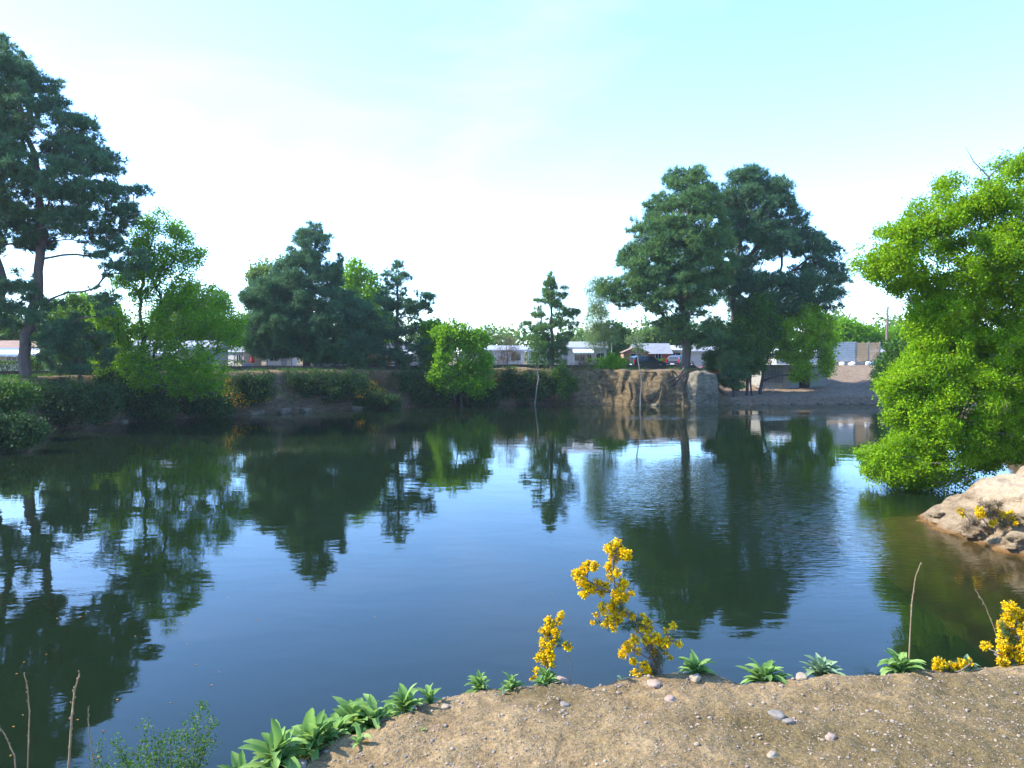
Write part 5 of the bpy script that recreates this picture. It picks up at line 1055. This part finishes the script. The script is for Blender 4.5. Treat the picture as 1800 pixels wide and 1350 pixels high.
# ------------------------------------------------------------------ stones and gravel on the near bank
for i, (u, v, s, mat, lab) in enumerate([(783, 1252, .017, 'stone_pale', 'pale rounded stone on the gravel near the left hand mulleins'), (993, 1247, .019, 'stone_grey', 'blue-grey stone in the middle of the gravel'), (990, 1258, .009, 'stone_grey', 'small blue-grey chip below the blue-grey stone'), (740, 1246, .022, 'stone_pale', 'flat pale stone tucked beside the small lone mullein'), (1150, 1213, .03, 'stone_pink', 'flat pinkish stone near the tall gorse'), (1178, 1242, .026, 'stone_pink', 'broad pinkish stone half buried in the gravel'), (1366, 1262, .028, 'stone_grey', 'wide flat greyish stone half buried right of centre'), (1385, 1272, .02, 'stone_grey', 'small grey stone touching the wide flat one'), (1357, 1325, .02, 'stone_pale', 'square pale stone near the bottom of the bare earth'), (1460, 1297, .022, 'stone_pink', 'pinkish lump right of centre on the bare earth'), (988, 1188, .035, 'stone_pink', 'pinkish stone set into the lip of the bank above the water'), (418, 1312, .045, 'stone_pale', 'cream edge stone between the lower left mulleins'), (470, 1288, .04, 'stone_pale', 'cream edge stone above the wide mullein'), (524, 1346, .03, 'stone_grey', 'dark stone at the bottom by the withered mullein'), (670, 1266, .03, 'stone_pale', 'pale stone behind the yellowed mullein'), (1410, 1188, .03, 'stone_pale', 'pale flat stone between the touching mullein pair'), (1222, 1196, .025, 'stone_pale', 'pale stone in front of the broad mullein rosette')]):
    g = G(u, v, NZ); rng = np.random.default_rng(700+i); V, F = rock_geo(rng, 60+i, (s*1.25, s, s*.62), ICO2, .25); o = MB().add(V, F).build('stone', M[mat], smooth_=True); o.location = (g[0], g[1], NH(g[0], g[1])+s*.18); tag(o, lab, 'stone', 'loose stones on the near bank')
rng = np.random.default_rng(801)
protos = []
for i in range(8): protos.append(rock_geo(rng, 80+i, (1.2, 1, .65), ICO1, .3, .6))
def on_ground(n):
    x = rng.uniform(-2.2, 3.4, n*3); y = rng.uniform(2.3, 4.3, n*3); d = sdf(x, y, NEARPOLY); k = d < -.01; return x[k][:n], y[k][:n]
x, y = on_ground(150); z = near_h(x, y)
stm = []
for i in range(len(x)):
    mat = ['stone_pale', 'stone_pale', 'stone_pink', 'stone_grey'][rng.integers(0, 4)]; s = rng.uniform(.005, .011)
    o = MB().add(protos[i % 8][0], protos[i % 8][1]).build('pebble', M[mat], smooth_=True) if i < 32 else None
    if o is None:
        o = stm[i % 32].copy(); COL.objects.link(o)
    else: stm.append(o)
    o.location = (x[i], y[i], z[i]+s*.2); o.scale = (s, s, s); o.rotation_euler = (rng.uniform(-.3, .3), rng.uniform(-.3, .3), rng.uniform(0, 6.28))
    tag(o, 'thumb sized pebble lying loose on the bare earth', 'pebble', 'pebbles scattered over the near bank')
mb = MB(); V0, F0 = ICO0
for cls, (cnt, s0, s1) in enumerate([(8000, .0016, .0038), (800, .004, .007)]):
    x, y = on_ground(cnt); z = near_h(x, y); s = rng.uniform(s0, s1, len(x)); an = rng.uniform(0, 6.28, len(x)); q = V0[None]*(s[:, None, None])*np.array([1.3, 1, .7])*(1+.25*rng.normal(size=(len(x), 12, 1)).clip(-1, 1))
    q = np.stack([q[..., 0]*np.cos(an)[:, None]-q[..., 1]*np.sin(an)[:, None], q[..., 0]*np.sin(an)[:, None]+q[..., 1]*np.cos(an)[:, None], q[..., 2]], -1)+np.stack([x, y, z+s*.25], -1)[:, None]
    for m_ in range(3):
        sel = np.arange(len(x)) % 3 == m_; k = sel.sum(); mb.add(q[sel].reshape(-1, 3), (F0[None]+12*np.arange(k)[:, None, None]).reshape(-1, 3), m_)
gv = mb.build('gravel', [M['stone_pale'], M['stone_pink'], M['stone_grey']]); tag(gv, 'fine gravel strewn over the sandy near bank', 'gravel', kind='stuff')
# flecks floating on the pond
n = 130; u = rng.uniform(-50, 1250, n)**1.0; v = rng.uniform(760, 1340, n); pts = np.array([G(a, b, .006) for a, b in zip(u, v)]); keep = (pts[:, 1] > 8) & ((u < 450) | (rng.uniform(size=n) < .12)); pts = pts[keep]
V, F = leaves(pts, rand_unit(rng, len(pts)), 1, .05, .035, 0, rng, 0, 30); V[:, 2] = .006+.002*rng.uniform(size=len(V)); ff = MB().add(V, F).build('floating_leaves', M['yellow_leaf']); tag(ff, 'tiny fallen leaves floating on the dark pond', 'leaves', kind='stuff')

HZ = 0.00018
if HZ:
    m, nt, nd, lk = new_mat('thin_haze'); pv = N(nt, 'ShaderNodeVolumePrincipled'); pv.inputs['Color'].default_value = (.8, .9, 1, 1); pv.inputs['Density'].default_value = HZ; pv.inputs['Anisotropy'].default_value = .2
    o_ = N(nt, 'ShaderNodeOutputMaterial'); lk.new(pv.outputs[0], o_.inputs['Volume'])
    hz = MB().add(*box(-1000, 1000, -260, 1600, -4.5, 34)).build('haze', m); tag(hz, 'thin bluish haze hanging over the pond and trees', 'haze', kind='stuff')
# ------------------------------------------------------------------ sky, sun, camera
wld = bpy.data.worlds.new('World'); SC.world = wld; wld.use_nodes = True; nt = wld.node_tree; nt.nodes.clear()
sky = N(nt, 'ShaderNodeTexSky', sky_type='NISHITA'); sky.sun_disc = False; sky.sun_elevation = SUN_EL; sky.sun_rotation = SUN_AZ % (2*math.pi); sky.air_density = 1.0; sky.dust_density = .2; sky.ozone_density = 9.0; sky.altitude = 50
tc = N(nt, 'ShaderNodeTexCoord'); mp = N(nt, 'ShaderNodeMapping'); mp.inputs['Scale'].default_value = (1, 1, 2.6); mp.inputs['Location'].default_value = (.35, .1, 0); nt.links.new(tc.outputs['Generated'], mp.inputs[0])
cn = noise(nt, 1.9, 6, .55, vec=mp.outputs[0], dist=.4)
cr = ramp(nt, cn.outputs[0], [(.5, (0, 0, 0)), (.78, (1, 1, 1))])
veil = mixc(nt, math_(nt, 'MULTIPLY', cr.outputs[0], .1), sky.outputs[0], (5.5, 5.2, 5.2))
bg = N(nt, 'ShaderNodeBackground'); bg.inputs['Strength'].default_value = .14; nt.links.new(veil, bg.inputs['Color'])
wo = N(nt, 'ShaderNodeOutputWorld'); nt.links.new(bg.outputs[0], wo.inputs['Surface'])
sl_ = bpy.data.lights.new('sun', 'SUN'); sl_.energy = 2.4; sl_.angle = math.radians(.6); sl_.color = (1, .95, .86); so = bpy.data.objects.new('sun', sl_); COL.objects.link(so)
sd_ = Vector((math.sin(SUN_AZ)*math.cos(SUN_EL), math.cos(SUN_AZ)*math.cos(SUN_EL), math.sin(SUN_EL))); so.rotation_euler = sd_.to_track_quat('Z', 'Y').to_euler(); so.location = sd_*60
cam = bpy.data.cameras.new('camera'); cam.sensor_width = 36; cam.lens = 36*FPX/1800; cam.clip_start = .05; cam.clip_end = 5000
co = bpy.data.objects.new('camera', cam); COL.objects.link(co); co.location = CAM; co.rotation_euler = (math.pi/2-PITCH, 0, 0); SC.camera = co
SC.view_settings.view_transform = 'Standard'; SC.view_settings.look = 'None'; SC.view_settings.gamma = 1; SC.view_settings.exposure = 2.4
SC.render.engine = 'CYCLES'; cy = SC.cycles; cy.max_bounces = 6; cy.diffuse_bounces = 3; cy.glossy_bounces = 3; cy.transmission_bounces = 4; cy.transparent_max_bounces = 12; cy.volume_bounces = 0; cy.caustics_reflective = False; cy.caustics_refractive = False
cy.use_denoising = True
